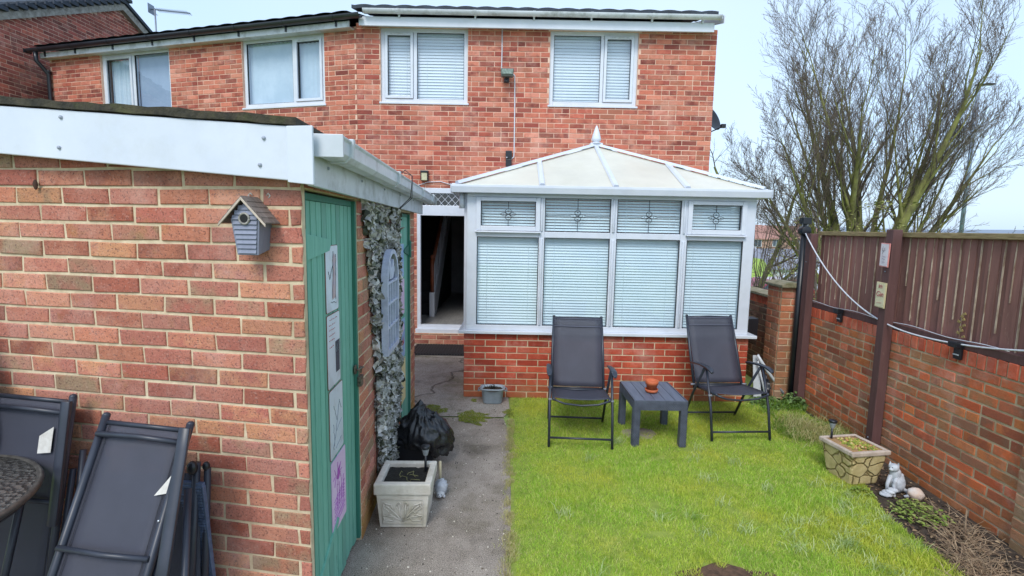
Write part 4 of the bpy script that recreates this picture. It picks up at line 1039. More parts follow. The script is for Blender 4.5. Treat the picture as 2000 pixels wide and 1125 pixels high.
def post(u, z0, z1, e, w, label):
    t = thing('fence_post', label, 'post', WP(u, z0, e)); mb = MB(); T0 = Matrix.Translation(-t.location)
    mb.prism([(u-w/2, z0), (u+w/2, z0), (u+w/2, z1), (u-w/2, z1)], e, e+.075, lambda a, b, d: T0 @ WP(a, b, d)); mb.build('shaft', POSTW, t, .005)
    mb = MB()
    for z in (z0+.05, 1.6): mb.ell(T0 @ WP(u-.005, z, e+.078), (.006, .006, .006), 8, 6)
    mb.build('screw', AM, t)
post(1.325, .12, 1.945, .012, .086, 'tall dark brown post standing proud of the wall between the fence panels')
post(.10, .08, 1.90, .012, .10, 'dark brown post fixed to the wall end beside the black pole')

bp = thing('washing_line_pole', 'black metal pole with a line bracket at the far end of the garden wall', 'pole', (3.14, 5.56, 0))
mb = MB(); mb.tube([(0, 0, 0), (0, 0, 1.90)], .033, 14); mb.build('shaft', BLACKPL, bp)
mb = MB(); mb.tube([(0, 0, 1.90), (0, 0, 1.96)], .045, 12); mb.tube([(.0, -.05, 1.93), (0, .05, 1.93)], .05, 12); mb.box((-.04, -.04, 2.0), (.05, .04, 2.07)); mb.tube([(0, 0, 1.96), (0, 0, 2.0)], .02, 8); mb.build('line_bracket', BLACKPL, bp, .003)
LN = G('white_line', 'dfe0e6', 'c6c8d2', 20, .4)
pts = []
for i in range(60):
    t = i/59; y = 5.5 - t*4.6; c = (y-3.86)
    z = 1.14 + (.335*c*c if c > 0 else .12*c*c)
    if c > 0: z = 1.14 + .76*(c/1.64)**2.1
    x = 3.12 - .012*i/59
    pts.append((x, y, z))
cb = MB(); cb.tube(pts, .0065, 6); tag(cb.build('washing_line', LN), 'slack white washing line sagging from the black pole along the fence', 'washing line')
cb = MB(); cb.tube([WP(u, 1.185+.008*sin(u*9)+.0, .012) for u in np.linspace(.02, 2.4, 30)], .003, 5); tag(cb.build('cable', LN), 'thin pale cable lying along the bottom rail of the fence', 'cable')

def fence_light(u, z, label):
    t = thing('fence_light', label, 'light', WP(u, z, .01), 0, 'small black solar lights on the garden wall'); T0 = Matrix.Translation(-t.location); Q = lambda a, b, d: T0 @ WP(a, b, d)
    mb = MB(); mb.prism([(u-.03, z), (u+.03, z), (u+.03, z+.12), (u-.03, z+.12)], .012, .035, Q); mb.prism([(u-.036, z+.085), (u+.036, z+.085), (u+.036, z+.128), (u-.036, z+.128)], .013, .075, Q); mb.build('housing', BLACKPL, t, .005)
    mb = MB(); mb.prism([(u-.024, z+.03), (u+.024, z+.03), (u+.024, z+.038), (u-.024, z+.038)], .036, .042, Q); mb.build('lens', G('pale_lens', 'aeb4ba'), t)
fence_light(.66, 1.055, 'small black solar light on the wall between the black pole and the middle post')
fence_light(2.04, 1.045, 'small black solar light on the wall under the longer fence panel')

def plaque(u, z0, z1, w, face, edge, label, draw):
    e = .093
    t = thing('plaque', label, 'sign', WP(u, z0, e)); T0 = Matrix.Translation(-t.location); Q = lambda a, b, d: T0 @ WP(a, b, d)
    mb = MB(); mb.prism([(u-w/2, z0), (u+w/2-.003, z0-.006), (u+w/2, z1-.004), (u-w/2, z1)], e, e+.010, Q); mb.build('board', edge, t, .002)
    mb = MB(); mb.prism([(u-w/2+.006, z0+.008), (u+w/2-.008, z0+.003), (u+w/2-.008, z1-.010), (u-w/2+.006, z1-.006)], e+.0101, e+.0115, Q); mb.build('face', face, t)
    draw(t, lambda a, b: T0 @ WP(u-w/2+w*a, z0+(z1-z0)*b, e+.0135))
rs = random.Random(17)
PINKE = G('pink_plaque_edge', 'd98f8a', 'c97f78', 10, .7)
plaque(1.31, 1.64, 1.835, .105, G('pale_pink_plaque', 'e3dde0', 'd9c9cc', 12, .6), PINKE, 'upper pale plaque with pink edges on the middle fence post', lambda t, Q: strokes(t, Q, [wob(.3, .85, .25, .65), wob(.25, .65, .6, .7), wob(.55, .8, .3, .5, 8, .04), wob(.3, .45, .7, .4), wob(.3, .35, .65, .3), wob(.35, .2, .65, .18)], G('grey_pink_ink', '9a8b96'), 'lettering', .0016))
def letters(t, text, u, z, e, size, m, T0c):
    cu = bpy.data.curves.new('txt', 'FONT'); cu.body = text; cu.size = size; cu.extrude = .0008; cu.align_x = 'CENTER'
    to = bpy.data.objects.new('txt', cu); COL.objects.link(to)
    dg = bpy.context.evaluated_depsgraph_get(); me = bpy.data.meshes.new_from_object(to.evaluated_get(dg)); bpy.data.objects.remove(to)
    o = bpy.data.objects.new('lettering', me); COL.objects.link(o); me.materials.clear(); me.materials.append(m)
    o.parent = t; o.matrix_local = T0c
def gin(t, Q):
    o_ = Vector(Q(.5, .5)); ux = (Vector(Q(1, .5))-Vector(Q(0, .5))).normalized(); uz = Vector((0, 0, 1)); un = ux.cross(uz).normalized()
    for txt, zz, sz in (("It's", .075, .042), ("Gin", .005, .062), ("time", -.055, .042)):
        if txt == 'time': continue
        Mx = Matrix((ux, uz, un)).transposed().to_4x4(); Mx.translation = o_ + uz*(zz-.02)
        letters(t, txt, 0, 0, 0, sz, INKR, Mx)
    strokes(t, Q, [wob(.3, .85, .7, .86), wob(.25, .18, .75, .18)], INKR, 'underline')
plaque(1.31, 1.30, 1.51, .118, G('cream_plaque', 'e6dcb8', 'dccfa6', 12, .6), G('cream_plaque_edge', 'cfc096'), 'lower cream plaque with red lettering on the middle fence post', gin)

# leaf sprig on fence
mb = MB(); rs = random.Random(2)
for i in range(9):
    z = 1.36-.02*i; u = 1.98+.012*sin(i*1.7); mb.prism([(u, z), (u+.02*(-1)**i, z+.012), (u+.028*(-1)**i, z-.004), (u+.006*(-1)**i, z-.012)][::(-1)**i], -.03, -.024, lambda a, b, d: WP(a, b, d))
tag(mb.build('dried_sprig', G('dry_leaf', 'a68f5c', '8a7448', 30, .9)), 'dried curled leaf sprig caught on the longer fence panel', 'sprig')

# ---------------------------------------------------------------- far wall and capped pillar beyond the pole
FW = thing('side_wall', 'dark weathered brick wall with stone coping behind the conservatory corner', 'wall')
fa, fb = (3.18, 9.6), (3.20, 5.93)
wall('wall', fa, fb, -.02, 1.0, FW, brick_mat('weathered_wall_brick', ['6f5547', '7d5f4e', '5f4a40', '866150', '6b5145', '94604a'], stain='7a6a44', sz=(0, .5)), MORTAR_W, (), .2, seed=61, joint=.012, jit=.003, snap=.15)
F0 = Vector((fa[0], fa[1], 0)); fdv = Vector((fb[0]-fa[0], fb[1]-fa[1], 0)); FWL = fdv.length; fdv.normalize(); fnv = Vector((fdv.y, -fdv.x, 0))
FWP = lambda u, z, e=0: F0 + fdv*u + fnv*e + Vector((0, 0, z))
soldier('brick_on_edge', FWP, FWL, 1.0, 1.10, FW, 62)
STN = G('weathered_stone_coping', '9a9078', '77705a', 12, .95, .6, 60, .008, dirt='5f6038', dirtscale=6, dirtamt=.7)
mb = MB(); mb.prism([(0, 1.105), (FWL, 1.105), (FWL, 1.14), (0, 1.14)], -.23, .035, FWP); mb.build('coping', STN, FW, .006)
PL = thing('pillar', 'orange brown brick pillar with a stone cap beside the black pole', 'pillar')
PIL = brick_mat('pillar_brick', ['c0704f', 'a8644c', 'b97a58', '8e6650', 'ca7a58', '9a5f4a'], stain='7f7a58', sz=(0, 1.0))
wall('wall', (2.985, 5.62), (3.19, 5.62), -.02, 1.30, PL, PIL, MORTAR_W, (), .02, seed=64, joint=.012, jit=.003, bl=.215, shift=-.0)
wall('left_face', (2.985, 5.92), (2.985, 5.642), -.02, 1.30, PL, PIL, MORTAR_W, (), .05, seed=65, joint=.012, jit=.003)
mb = MB(); mb.box((3.04, 5.645, -.02), (3.185, 5.92, 1.30)); mb.build('core', MORTAR_W, PL)
mb = MB(); mb.prism([(-.135, 0), (.135, 0), (.14, .03), (.07, .055), (-.07, .055), (-.14, .03)], 5.57, 5.96, lambda u, v, d: (3.09+u, d, 1.305+v)); mb.build('cap', STN, PL, .006)

# ---------------------------------------------------------------- sling chairs
FRM = G('charcoal_powder_coat', '363a46', '2c303a', 8, .38, spec=.5)
def sling_mat(name, c1, c2):
    m, nt, b = newmat(name)
    tc = nt.nodes.new('ShaderNodeTexCoord').outputs['Object']
    w1 = nt.nodes.new('ShaderNodeTexWave'); w1.inputs['Scale'].default_value = 130; w1.bands_direction = 'X'; nt.links.new(tc, w1.inputs[0])
    w2 = nt.nodes.new('ShaderNodeTexWave'); w2.inputs['Scale'].default_value = 130; w2.bands_direction = 'Z'; nt.links.new(tc, w2.inputs[0])
    f = math_(nt, 'MULTIPLY', w1.outputs['Fac'], w2.outputs['Fac'])
    col = mix(nt, f, hx(c1), hx(c2)); col = mix(nt, maprange(nt, tnoise(nt, 5, 4), .4, .7, 0, .25), col, hx('585a68'))
    nt.links.new(col, b.inputs['Base Color']); b.inputs['Roughness'].default_value = .62; bump(nt, b, f, .3, .001); b.inputs['Alpha'].default_value = .84
    return m
SLING = sling_mat('charcoal_sling_fabric', '3d3f4b', '4c4e5c')
def sling(P_, w, L_, bow=.0, n=14):
    pass
def sheet_strip(mb, rows, th=.003, mi=0):
    """rows: list of (list of points); a skin with a little thickness"""
    n = len(rows[0]); V = [Vector(p) for r in rows for p in r]; m = len(rows)
    # normal estimate
    N = []
    for i in range(m):
        for j in range(n):
            a = V[min(i+1, m-1)*n+j]-V[max(i-1, 0)*n+j]; b = V[i*n+min(j+1, n-1)]-V[i*n+max(j-1, 0)]
            N.append(a.cross(b).normalized()*th)
    o = len(V); W2 = [v-q for v, q in zip(V, N)]
    F = [(i*n+j, (i+1)*n+j, (i+1)*n+j+1, i*n+j+1) for i in range(m-1) for j in range(n-1)]
    F += [tuple(o+k for k in reversed(f)) for f in F]
    F += [(j, j+1, o+j+1, o+j) for j in range(n-1)] + [((m-1)*n+j+1, (m-1)*n+j, o+(m-1)*n+j, o+(m-1)*n+j+1) for j in range(n-1)]
    F += [((i+1)*n, i*n, o+i*n, o+(i+1)*n) for i in range(m-1)] + [(i*n+n-1, (i+1)*n+n-1, o+(i+1)*n+n-1, o+i*n+n-1) for i in range(m-1)]
    mb.add(V+W2, F, mi, True)
def sling_chair(loc, rz, label):
    t = thing('folding_chair', label, 'chair', loc, rz, 'charcoal sling chairs standing open on the lawn')
    hw = .245
    # back frame and sling
    B0, B1 = Vector((0, .20, .37)), Vector((0, .50, 1.02)); bd = (B1-B0)
    def bk(x, s, e=0): 
        n = Vector((0, -bd.z, bd.y)).normalized(); return Vector((x, 0, 0)) + B0 + bd*s + n*e
    mb = MB()
    for s in (1, -1):
        mb.tube([bk(s*hw, -.05), bk(s*hw, .5, .0), bk(s*(hw-.01), 1.0)], .0135, 10); mb.ell(bk(s*(hw-.01), 1.0), (.015, .015, .015), 10, 6)
    mb.tube([bk(-hw, .985, -.004), bk(0, .995, -.004), bk(hw, .985, -.004)], .010, 8); mb.tube([bk(-hw, .86, -.014), bk(0, .86, -.03), bk(hw, .86, -.014)], .009, 8); mb.tube([bk(-hw, .02, -.01), bk(hw, .02, -.01)], .009, 8)
    mb.build('back_frame', FRM, t)
    mb = MB(); rows = []
    for i in range(13):
        s = .04+.94*i/12; rows.append([bk(x, s, .012-.016*(1-(x/hw)**2)*math.sin(pi*s)) for x in np.linspace(-hw+.012, hw-.012, 7)])
    sheet_strip(mb, rows); mb.build('backrest', SLING, t)
    mb = MB()
    for s in (.80, .66): pass
    for k in (.865, .975):
        rows = [[bk(x, k+.0, .016) for x in np.linspace(-hw+.014, hw-.014, 5)], [bk(x, k-.012, .0175) for x in np.linspace(-hw+.014, hw-.014, 5)]]; sheet_strip(mb, rows, .001)
    mb.build('seam', G('sling_seam', '5a5e6e'), t)
    # seat
    S0, S1 = Vector((0, .19, .375)), Vector((0, -.26, .43))
    def stp(x, s, e=0): return Vector((x, 0, e)) + S0 + (S1-S0)*s
    mb = MB()
    for s in (1, -1): mb.tube([stp(s*hw, -.04), stp(s*hw, .5), stp(s*hw, 1.0), stp(s*(hw-.012), 1.03, -.01)], .0125, 10)
    mb.tube([stp(-hw, 1.02, -.006), stp(-hw*.6, 1.0, -.045), stp(0, .98, -.06), stp(hw*.6, 1.0, -.045), stp(hw, 1.02, -.006)], .0095, 8); mb.tube([stp(-hw, .04), stp(hw, .04)], .009, 8)
    mb.build('seat_frame', FRM, t)
    mb = MB(); rows = []
    for i in range(9):
        s = .02+.97*i/8; rows.append([stp(x, s, .012-.018*(1-(x/hw)**2)) for x in np.linspace(-hw+.006, hw-.006, 7)])
    sheet_strip(mb, rows); mb.build('seat', SLING, t)
    for s in (1, -1):
        X = s*(hw+.028)
        mb = MB(); mb.tube([(X, -.10, .63), (X, -.235, .30), (X, -.30, .005)], .012, 10); mb.build('leg', FRM, t)
        mb = MB(); mb.tube([(X-s*.004, -.06, .625), (X-s*.006, .16, .32), (X-s*.006, .345, .005)], .012, 10); mb.build('leg', FRM, t)
        mb = MB(); rr = []
        arm = [(.22, .60, .012), (.12, .622, .02), (-.02, .642, .024), (-.16, .648, .026), (-.22, .636, .022), (-.245, .62, .012)]
        rows = [[(X+s*.01+k*w, y, z+.012-.004*abs(k)) for k in (-1, -.5, 0, .5, 1)] for y, z, w in arm]
        sheet_strip(mb, rows if s > 0 else rows, .017); mb.build('armrest', FRM, t, .002)
        mb = MB(); mb.tube([(X-s*.03, .19, .385), (X+s*.012, .19, .385)], .010, 8); mb.tube([(X-s*.03, -.20, .40), (X+s*.012, -.20, .40)], .010, 8); mb.build('pivot', G('pivot_plastic', '8a8d96'), t)
    mb = MB(); mb.tube([(-hw-.028, -.285, .085), (hw+.028, -.285, .085)], .010, 8); mb.build('front_stretcher', FRM, t)
    mb = MB(); mb.tube([(-hw-.022, .325, .045), (hw+.022, .325, .045)], .010, 8); mb.build('rear_stretcher', FRM, t)
    return t
sling_chair((.635, 4.55, .008), radians(-3), 'open charcoal reclining sling chair on the grass, left of the wicker side table')
sling_chair((2.09, 4.77, .008), radians(4), 'open charcoal reclining sling chair on the grass, right of the wicker side table')

# ---------------------------------------------------------------- side table, flowerpot, slab
RAT = G('grey_resin_wicker', '5a6070', '474c5a', 20, .5)
tb = thing('side_table', 'low grey resin side table with wicker pattern sides and slatted top', 'table', (1.315, 4.60, .008), radians(1))
hw, hd, H_ = .235, .285, .42
mb = MB()
for i in range(5):
    x0 = -hw+.012+i*(2*hw-.024)/5; x1 = x0+(2*hw-.024)/5-.004; mb.box((x0, -hd+.012, H_-.016), (x1, hd-.012, H_))
mb.build('top_slat', G('wood_grain_resin', '6a7080', '5a6070', 6, .5, .3, 40, .002, stretch=(6, .6, 6)), tb, .003)
mb = MB(); mb.box((-hw, -hd, H_-.02), (-hw+.012, hd, H_+.001)); mb.box((hw-.012, -hd, H_-.02), (hw, hd, H_+.001)); mb.box((-hw+.012, -hd, H_-.02), (hw-.012, -hd+.012, H_+.001)); mb.box((-hw+.012, hd-.012, H_-.02), (hw-.012, hd, H_+.001)); mb.box((-hw+.01, -hd+.01, H_-.024), (hw-.01, hd-.01, H_-.0165))
mb.build('top_rim', RAT, tb, .002)
def weave(mb, P_, u0, u1, v0, v1, cell=.02):
    nu = max(1, round((u1-u0)/cell)); nv = max(1, round((v1-v0)/(cell*.6)))
    cu, cv = (u1-u0)/nu, (v1-v0)/nv
    for j in range(nv):
        for i in range(-1, nu):
            a = u0+i*cu+(cu/2 if j % 2 else 0); b = a+cu; a = max(a, u0); b = min(b, u1)
            if b-a < .003: continue
            z0, z1 = v0+j*cv, v0+(j+1)*cv; k = cv*.35
            vs = [P_(a, z0+k, 0), P_((a+b)/2, z0, .0035), P_(b, z0+k, 0), P_(b, z1-k+.0, 0), P_((a+b)/2, z1, .0035), P_(a, z1-k, 0), P_((a+b)/2, (z0+z1)/2, .0062)]
            mb.add(vs, [(0,1,6), (1,2,6), (2,3,6), (3,4,6), (4,5,6), (5,0,6)])
sides = [(lambda u, v, e: (u, -hd-e, v), -hw, hw), (lambda u, v, e: (hw+e, u, v), -hd, hd), (lambda u, v, e: (-u, hd+e, v), -hw, hw), (lambda u, v, e: (-hw-e, -u, v), -hd, hd)]
mb = MB()
for P_, a, b in sides:
    weave(mb, P_, a, b, H_-.085, H_-.018); mb.add([P_(a, H_-.088, -.001), P_(b, H_-.088, -.001), P_(b, H_-.015, -.001), P_(a, H_-.015, -.001)], [(0,1,2,3)])
mb.build('apron', RAT, tb)
for sx in (-1, 1):
    for sy in (-1, 1):
        mb = MB(); xo, yo = sx*hw, sy*hd; xi, yi = sx*(hw-.058), sy*(hd-.058)
        mb.box((min(xo, xi)+.001, min(yo, yi)+.001, 0), (max(xo, xi)-.001, max(yo, yi)-.001, H_-.03))
        weave(mb, lambda u, v, e: (u, yo+sy*e, v), min(xo, xi), max(xo, xi), 0, H_-.086); weave(mb, lambda u, v, e: (xo+sx*e, u, v), min(yo, yi), max(yo, yi), 0, H_-.086)
        mb.build('leg', RAT, tb)
TC = G('terracotta', 'c8683f', 'b85a36', 14, .7, .3, 60, .002, dirt='d9a080', dirtscale=10, dirtamt=.3)
fp = thing('flowerpot', 'small terracotta flowerpot in its saucer on the side table', 'flowerpot', (1.295, 4.55, .429))
mb = MB(); mb.lathe([(.0, .004), (.046, .004), (.056, .012), (.060, .034), (.055, .034), (.052, .014)], n=28); mb.build('saucer', TC, fp)
mb = MB(); mb.lathe([(.0, .012), (.042, .012), (.049, .075), (.057, .077), (.060, .112), (.055, .113), (.050, .08), (.042, .03), (.0, .028)], n=28); mb.build('pot', TC, fp)
mb = MB(); mb.ell((1.22, 4.62, -.012), (.20, .17, .035), 12, 8, jit=.3); tag(mb.build('paving_slab', G('pale_stone', 'a59a8c', '8a8074', 10, .9, .5)), 'pale worn stone slab in the grass under the side table', 'slab')

# ---------------------------------------------------------------- folded chairs and glass table at the left
def folded_chair(TL, TR, BL, label, tape, arm_right=True, skew=.04, rod2=.42, tape_side=.9):
    """a folded sling chair standing on edge of its frame; TL,TR top corners, BL gives the lean"""
    TL, TR, BL = Vector(TL), Vector(TR), Vector(BL); u = (TR-TL); w = u.length; u.normalize(); dn = (BL-TL); dn = (dn-u*dn.dot(u)).normalized(); n = dn.cross(u).normalized()
    if n.y > 0: n = -n
    L_ = (TL.z-.02)/(-dn.z)
    Q = lambda a, b, e=0: u*a + dn*b + n*e
    t = thing('folding_chair', label, 'chair', TL, 0, 'folded charcoal chairs leaning on the outhouse wall')
    mb = MB()
    for a in (0, w):
        mb.tube([Q(a, -.015), Q(a, L_*.5), Q(a, L_)], .0145, 12); mb.ell(Q(a, -.015), (.015, .015, .012), 10, 6)
    mb.tube([Q(0, .055, .016), Q(w*.5, .05, .022), Q(w, .055, .016)], .0105, 10); mb.tube([Q(0, rod2, .018), Q(w*.5, rod2+.004, .022), Q(w, rod2, .018)], .0105, 10); mb.tube([Q(0, .01, -.004), Q(w, .01, -.004)], .010, 8); mb.tube([Q(0, L_*.86, .014), Q(w, L_*.86, .014)], .0105, 10)
    mb.build('frame', FRM, t)
    mb = MB(); rows = [[Q(.012+(w-.024)*k/6, .004+(L_*.8-.01)*i/16, -.002-.012*sin(pi*i/16)*(1-(2*k/6-1)**2)) for k in range(7)] for i in range(17)]
    sheet_strip(mb, rows, .003); mb.build('sling', SLING, t)
    mb = MB()
    for a in (.028, w-.028): 
        rows = [[Q(a-.001, .01+(L_*.8-.02)*i/8, .0016) for i in range(9)], [Q(a+.0012, .01+(L_*.8-.02)*i/8, .0016) for i in range(9)]]; sheet_strip(mb, rows, .001)
    mb.build('seam', G('sling_seam2', '23242c'), t)
    # armrest lying along the right rail, pivot and hind legs behind
    mb = MB(); aw_ = .022
    for s_, off in ((1, w+.004),):
        rows = [[Q(off+k*aw_+skew*.55*b, b, .038+.006*(1-abs(k))) for k in (-1, -.5, 0, .5, 1)] for b in np.linspace(.0, .52, 8)]
        sheet_strip(mb, rows, .022)
    mb.build('armrest', FRM, t, .003)
    mb = MB(); mb.tube([Q(w+.03, .22, -.05), Q(w+.03+.5*skew, .72, -.055), Q(w+.03+skew*(L_-.22), L_*.99, -.05)], .013, 10); mb.tube([Q(.02, .14, -.05), Q(.02, L_*.97, -.05)], .013, 10); mb.tube([Q(w+.01, .3, -.035), Q(w+.01, L_*.95, -.02)], .012, 10); mb.build('hind_leg', FRM, t)
    mb = MB()
    for b in (.33, .36+.2): mb.ell(Q(w-.004 if b < .5 else .0, b, .016), (.005, .005, .005), 8, 6)
    mb.build('rivet', G('bright_rivet', 'c8ccd2', None, 5, .3, metal=.8), t)
    if tape:
        rows_ = [Q(*p, .006) for p in tape]; mb = MB(); mb.add([Vector(p) for p in rows_]+[Vector(p)-n*.001 for p in rows_], [tuple(range(len(rows_))), tuple(reversed(range(len(rows_), 2*len(rows_))))]); mb.build('paper_label', G('torn_white_paper', 'd9d6cf', 'c4bfb6', 30, .8), t)
    return t
folded_chair((-1.585, 1.93, 1.125), (-1.24, 1.905, 1.105), (-1.615, 1.70, .63), 'folded charcoal sling chair leaning aslant on the outhouse wall, nearer the corner', [(.345, .155), (.345, .235), (.29, .25)], skew=.26, rod2=.455)
folded_chair((-2.33, 2.21, 1.13), (-1.90, 2.15, 1.12), (-2.31, 2.10, .60), 'folded charcoal sling chair standing upright behind the glass table', [(.30, .165), (.365, .12), (.365, .23), (.30, .24)], rod2=.43)
# a third one packed behind the nearer chair
c3 = thing('folding_chair', 'black folded chair frame mostly hidden behind the slanting chair', 'chair', (-1.30, 2.0, 0), 0, 'folded charcoal chairs leaning on the outhouse wall')
mb = MB(); mb.tube([(-.045, -.06, .0), (-.02, .0, .5), (-.005, .04, .90)], .016, 10); mb.tube([(-.40, .02, .0), (-.42, .06, 1.0)], .015, 10); mb.tube([(-.01, .0, .0), (.015, .03, .45), (.03, .055, .87)], .014, 10); mb.tube([(-.42, .06, .98), (-.28, .06, 1.0)], .03, 8); mb.build('frame', FRM, c3)
mb = MB(); rows = [[(-.40+.40*k/4, .045-.05*(1-i/6), .05+.80*i/6) for k in range(5)] for i in range(7)]; sheet_strip(mb, rows, .003); mb.build('sling', SLING, c3)
mb = MB(); mb.ell((-.012, .02, .885), (.022, .02, .03), 12, 8); mb.ell((.028, .05, .88), (.015, .015, .02), 10, 8); mb.build('hinge', BLACKPL, c3)
rp = thing('wicker_panel', 'blue grey wicker textured panel propped against the outhouse wall beside the folded chairs', 'panel', (-1.31, 2.09, 0), math.atan2(fd.y, fd.x))
mb = MB(); Tr = Matrix.Rotation(radians(4), 4, 'X')
for i in range(60):
    z = i*.0135; s_ = .002*((i % 2)*2-1)
    mb.box((-.22, -.016+s_*.3, z), (.045, .0+s_, z+.0115), T=Tr)
mb.build('weave', G('blue_grey_wicker', '5f6f8c', '46536c', 40, .6, .5, 90, .003), rp, .002)
mb = MB(); mb.box((-.225, -.012, .80), (.05, .006, .822), T=Tr); mb.box((.046, -.014, .0), (.054, .004, .81), T=Tr); mb.build('rim', G('blue_grey_rim', '5f6f8c', '4c5a74', 40, .5), rp, .002)

gt = thing('glass_table', 'round patio table with rippled glass top and dark rim at the left frame edge', 'table', (-2.29, 1.66, 0))
mb = MB(); mb.lathe([(.0, .852), (.49, .852), (.49, .860), (.0, .860)], n=64); 
V_ = mb
m_, nt_, b_ = newmat('rippled_glass'); 
vo = nt_.nodes.new('ShaderNodeTexVoronoi'); vo.inputs['Scale'].default_value = 46; nt_.links.new(nt_.nodes.new('ShaderNodeTexCoord').outputs['Object'], vo.inputs['Vector'])
b_.inputs['Base Color'].default_value = hx('77746f'); b_.inputs['Roughness'].default_value = .12; b_.inputs['Specular IOR Level'].default_value = .9; b_.inputs['Alpha'].default_value = .82
bump(nt_, b_, vo.outputs['Distance'], 1.0, .012)
V_.build('top', m_, gt)
mb = MB(); mb.tube([(.497*cos(a), .497*sin(a), .852) for a in [2*pi*k/72 for k in range(73)]], .013, 10, cap=False); mb.build('rim', G('pewter_rim', '6c6862', '4e4a46', 30, .4, metal=.4), gt)
mb = MB(); mb.tube([(.475*cos(a), .475*sin(a), .828) for a in [2*pi*k/72 for k in range(73)]], .012, 8, cap=False); mb.build('apron', FRM, gt)
for k in range(4):
    a = pi/4+pi/2*k; mb = MB(); mb.tube([(.45*cos(a), .45*sin(a), .828), (.34*cos(a), .34*sin(a), .35), (.42*cos(a), .42*sin(a), .0)], .014, 8); mb.build('leg', FRM, gt)
ps = thing('parasol', 'closed black parasol at the left frame edge behind the table', 'parasol', (-2.42, 2.13, 0))
mb = MB(); mb.tube([(0, 0, 0), (0, 0, 2.02)], .018, 10); mb.build('pole', BLACKPL, ps)
mb = MB(); prof = [(.001, 1.52), (.03, 1.5), (.075, 1.35), (.115, 1.15), (.145, .98), (.15, .92), (.12, .91)]; 
vs = []; N_ = 24
for r, z in prof:
    for k in range(N_): a = 2*pi*k/N_; q = 1+.14*(1 if k % 3 == 0 else -.5); vs.append((r*q*cos(a), r*q*sin(a), z))
mb.add(vs, [(i*N_+k, i*N_+(k+1) % N_, (i+1)*N_+(k+1) % N_, (i+1)*N_+k) for i in range(len(prof)-1) for k in range(N_)], 0, True); mb.build('canopy', G('black_canvas', '17181c', '0f1013', 8, .9), ps)

# ---------------------------------------------------------------- bin, bag, trough, ornaments
bn = thing('bin', 'black plastic bin standing against the netting under the crumpled sack', 'bin', (-.74, 3.98, 0))
mb = MB(); 
def taper(mb, w0, d0, w1, d1, h, zb=0, mi=0, wall_=0):
    a = [(-w0, -d0, zb), (w0, -d0, zb), (w0, d0, zb), (-w0, d0, zb), (-w1, -d1, zb+h), (w1, -d1, zb+h), (w1, d1, zb+h), (-w1, d1, zb+h)]
    if not wall_: return mb.add(a, [(3,2,1,0), (4,5,6,7), (0,1,5,4), (1,2,6,5), (2,3,7,6), (3,0,4,7)], mi)
    w2, d2 = w1-wall_, d1-wall_; a += [(-w2, -d2, zb+h), (w2, -d2, zb+h), (w2, d2, zb+h), (-w2, d2, zb+h), (-w2*.92, -d2*.92, zb+h-.06), (w2*.92, -d2*.92, zb+h-.06), (w2*.92, d2*.92, zb+h-.06), (-w2*.92, d2*.92, zb+h-.06)]
    return mb.add(a, [(3,2,1,0), (0,1,5,4), (1,2,6,5), (2,3,7,6), (3,0,4,7), (4,5,9,8), (5,6,10,9), (6,7,11,10), (7,4,8,11), (8,9,13,12), (9,10,14,13), (10,11,15,14), (11,8,12,15), (12,13,14,15)], mi)
taper(mb, .13, .13, .17, .16, .24); mb.box((-.155, -.175, .21), (.155, -.15, .24)); mb.build('body', BLACKPL, bn, .01)
def bag():
    m, nt, b = newmat('black_bin_liner'); b.inputs['Base Color'].default_value = hx('15161c'); b.inputs['Roughness'].default_value = .24; b.inputs['Specular IOR Level'].default_value = .8
    bump(nt, b, tnoise(nt, 26, 5, .7), .8, .012)
    N_, M_ = 110, 70; V = []
    for i in range(M_+1):
        th = pi*.97*i/M_
        for k in range(N_):
            a = 2*pi*k/N_; d = Vector((sin(th)*cos(a), sin(th)*sin(a), cos(th)))
            r = 1.0
            r -= .30*max(0, d.z)*(1-abs(d.x))         # gathers to a ridge
            f1 = abs(noise.noise(d*2.3+Vector((4, 2, 1)))); f2 = abs(noise.noise(Vector((a*3.0+9, d.z*.8, 3)))); f3 = abs(noise.noise(Vector((a*7, d.z*2.2, 5))))
            r *= 1.02 - .26*f1 - .22*f2*(.4+max(0, d.z)) - .11*f3
            x = d.x*.235*r; y = d.y*.20*r; z = d.z*.22*r
            if d.z > 0: z += .10*(1-min(1, abs(d.x+.25)/.5))*d.z; 
            if z < -.02 and x < .06: z = max(z, -.09)   # rests on the bin
            if x > .08: z -= (x-.08)*.5
            V.append((x, y, z))
    F = [(i*N_+k, (i+1)*N_+k, (i+1)*N_+(k+1) % N_, i*N_+(k+1) % N_) for i in range(M_) for k in range(N_)]
    o = npmesh('bin_bag', np.array(V), np.array(F), m, smooth=True); o.location = (-.67, 3.94, .265)
    tag(o, 'crumpled shiny black plastic sack draped over the bin by the netting', 'bag')
bag()
STONE = G('cast_stone_trough', 'dad3c8', 'c6bdb0', 9, .9, .7, 70, .004, dirt='8f8a5c', dirtscale=4, dirtamt=.45)
tr = thing('stone_trough', 'square cream cast stone trough with leaf relief by the green door', 'planter', (-.665, 3.185, .004), radians(1.5))
mb = MB(); taper(mb, .145, .145, .165, .155, .225); mb.build('body', STONE, tr, .006)
mb = MB(); w_, d_, i_w, i_d = .178, .168, .135, .125
for a, b in (((-w_, -d_, .225), (w_, -i_d, .298)), ((-w_, i_d, .225), (w_, d_, .298)), ((-w_, -i_d, .225), (-i_w, i_d, .2975)), ((i_w, -i_d, .225), (w_, i_d, .2975))): mb.box(a, b)
mb.build('rim', STONE, tr, .008)
mb = MB(); rows = [[(x, y, .238+.012*noise.noise(Vector((x*30, y*30, 0)))) for x in np.linspace(-.138, .138, 14)] for y in np.linspace(-.128, .128, 14)]
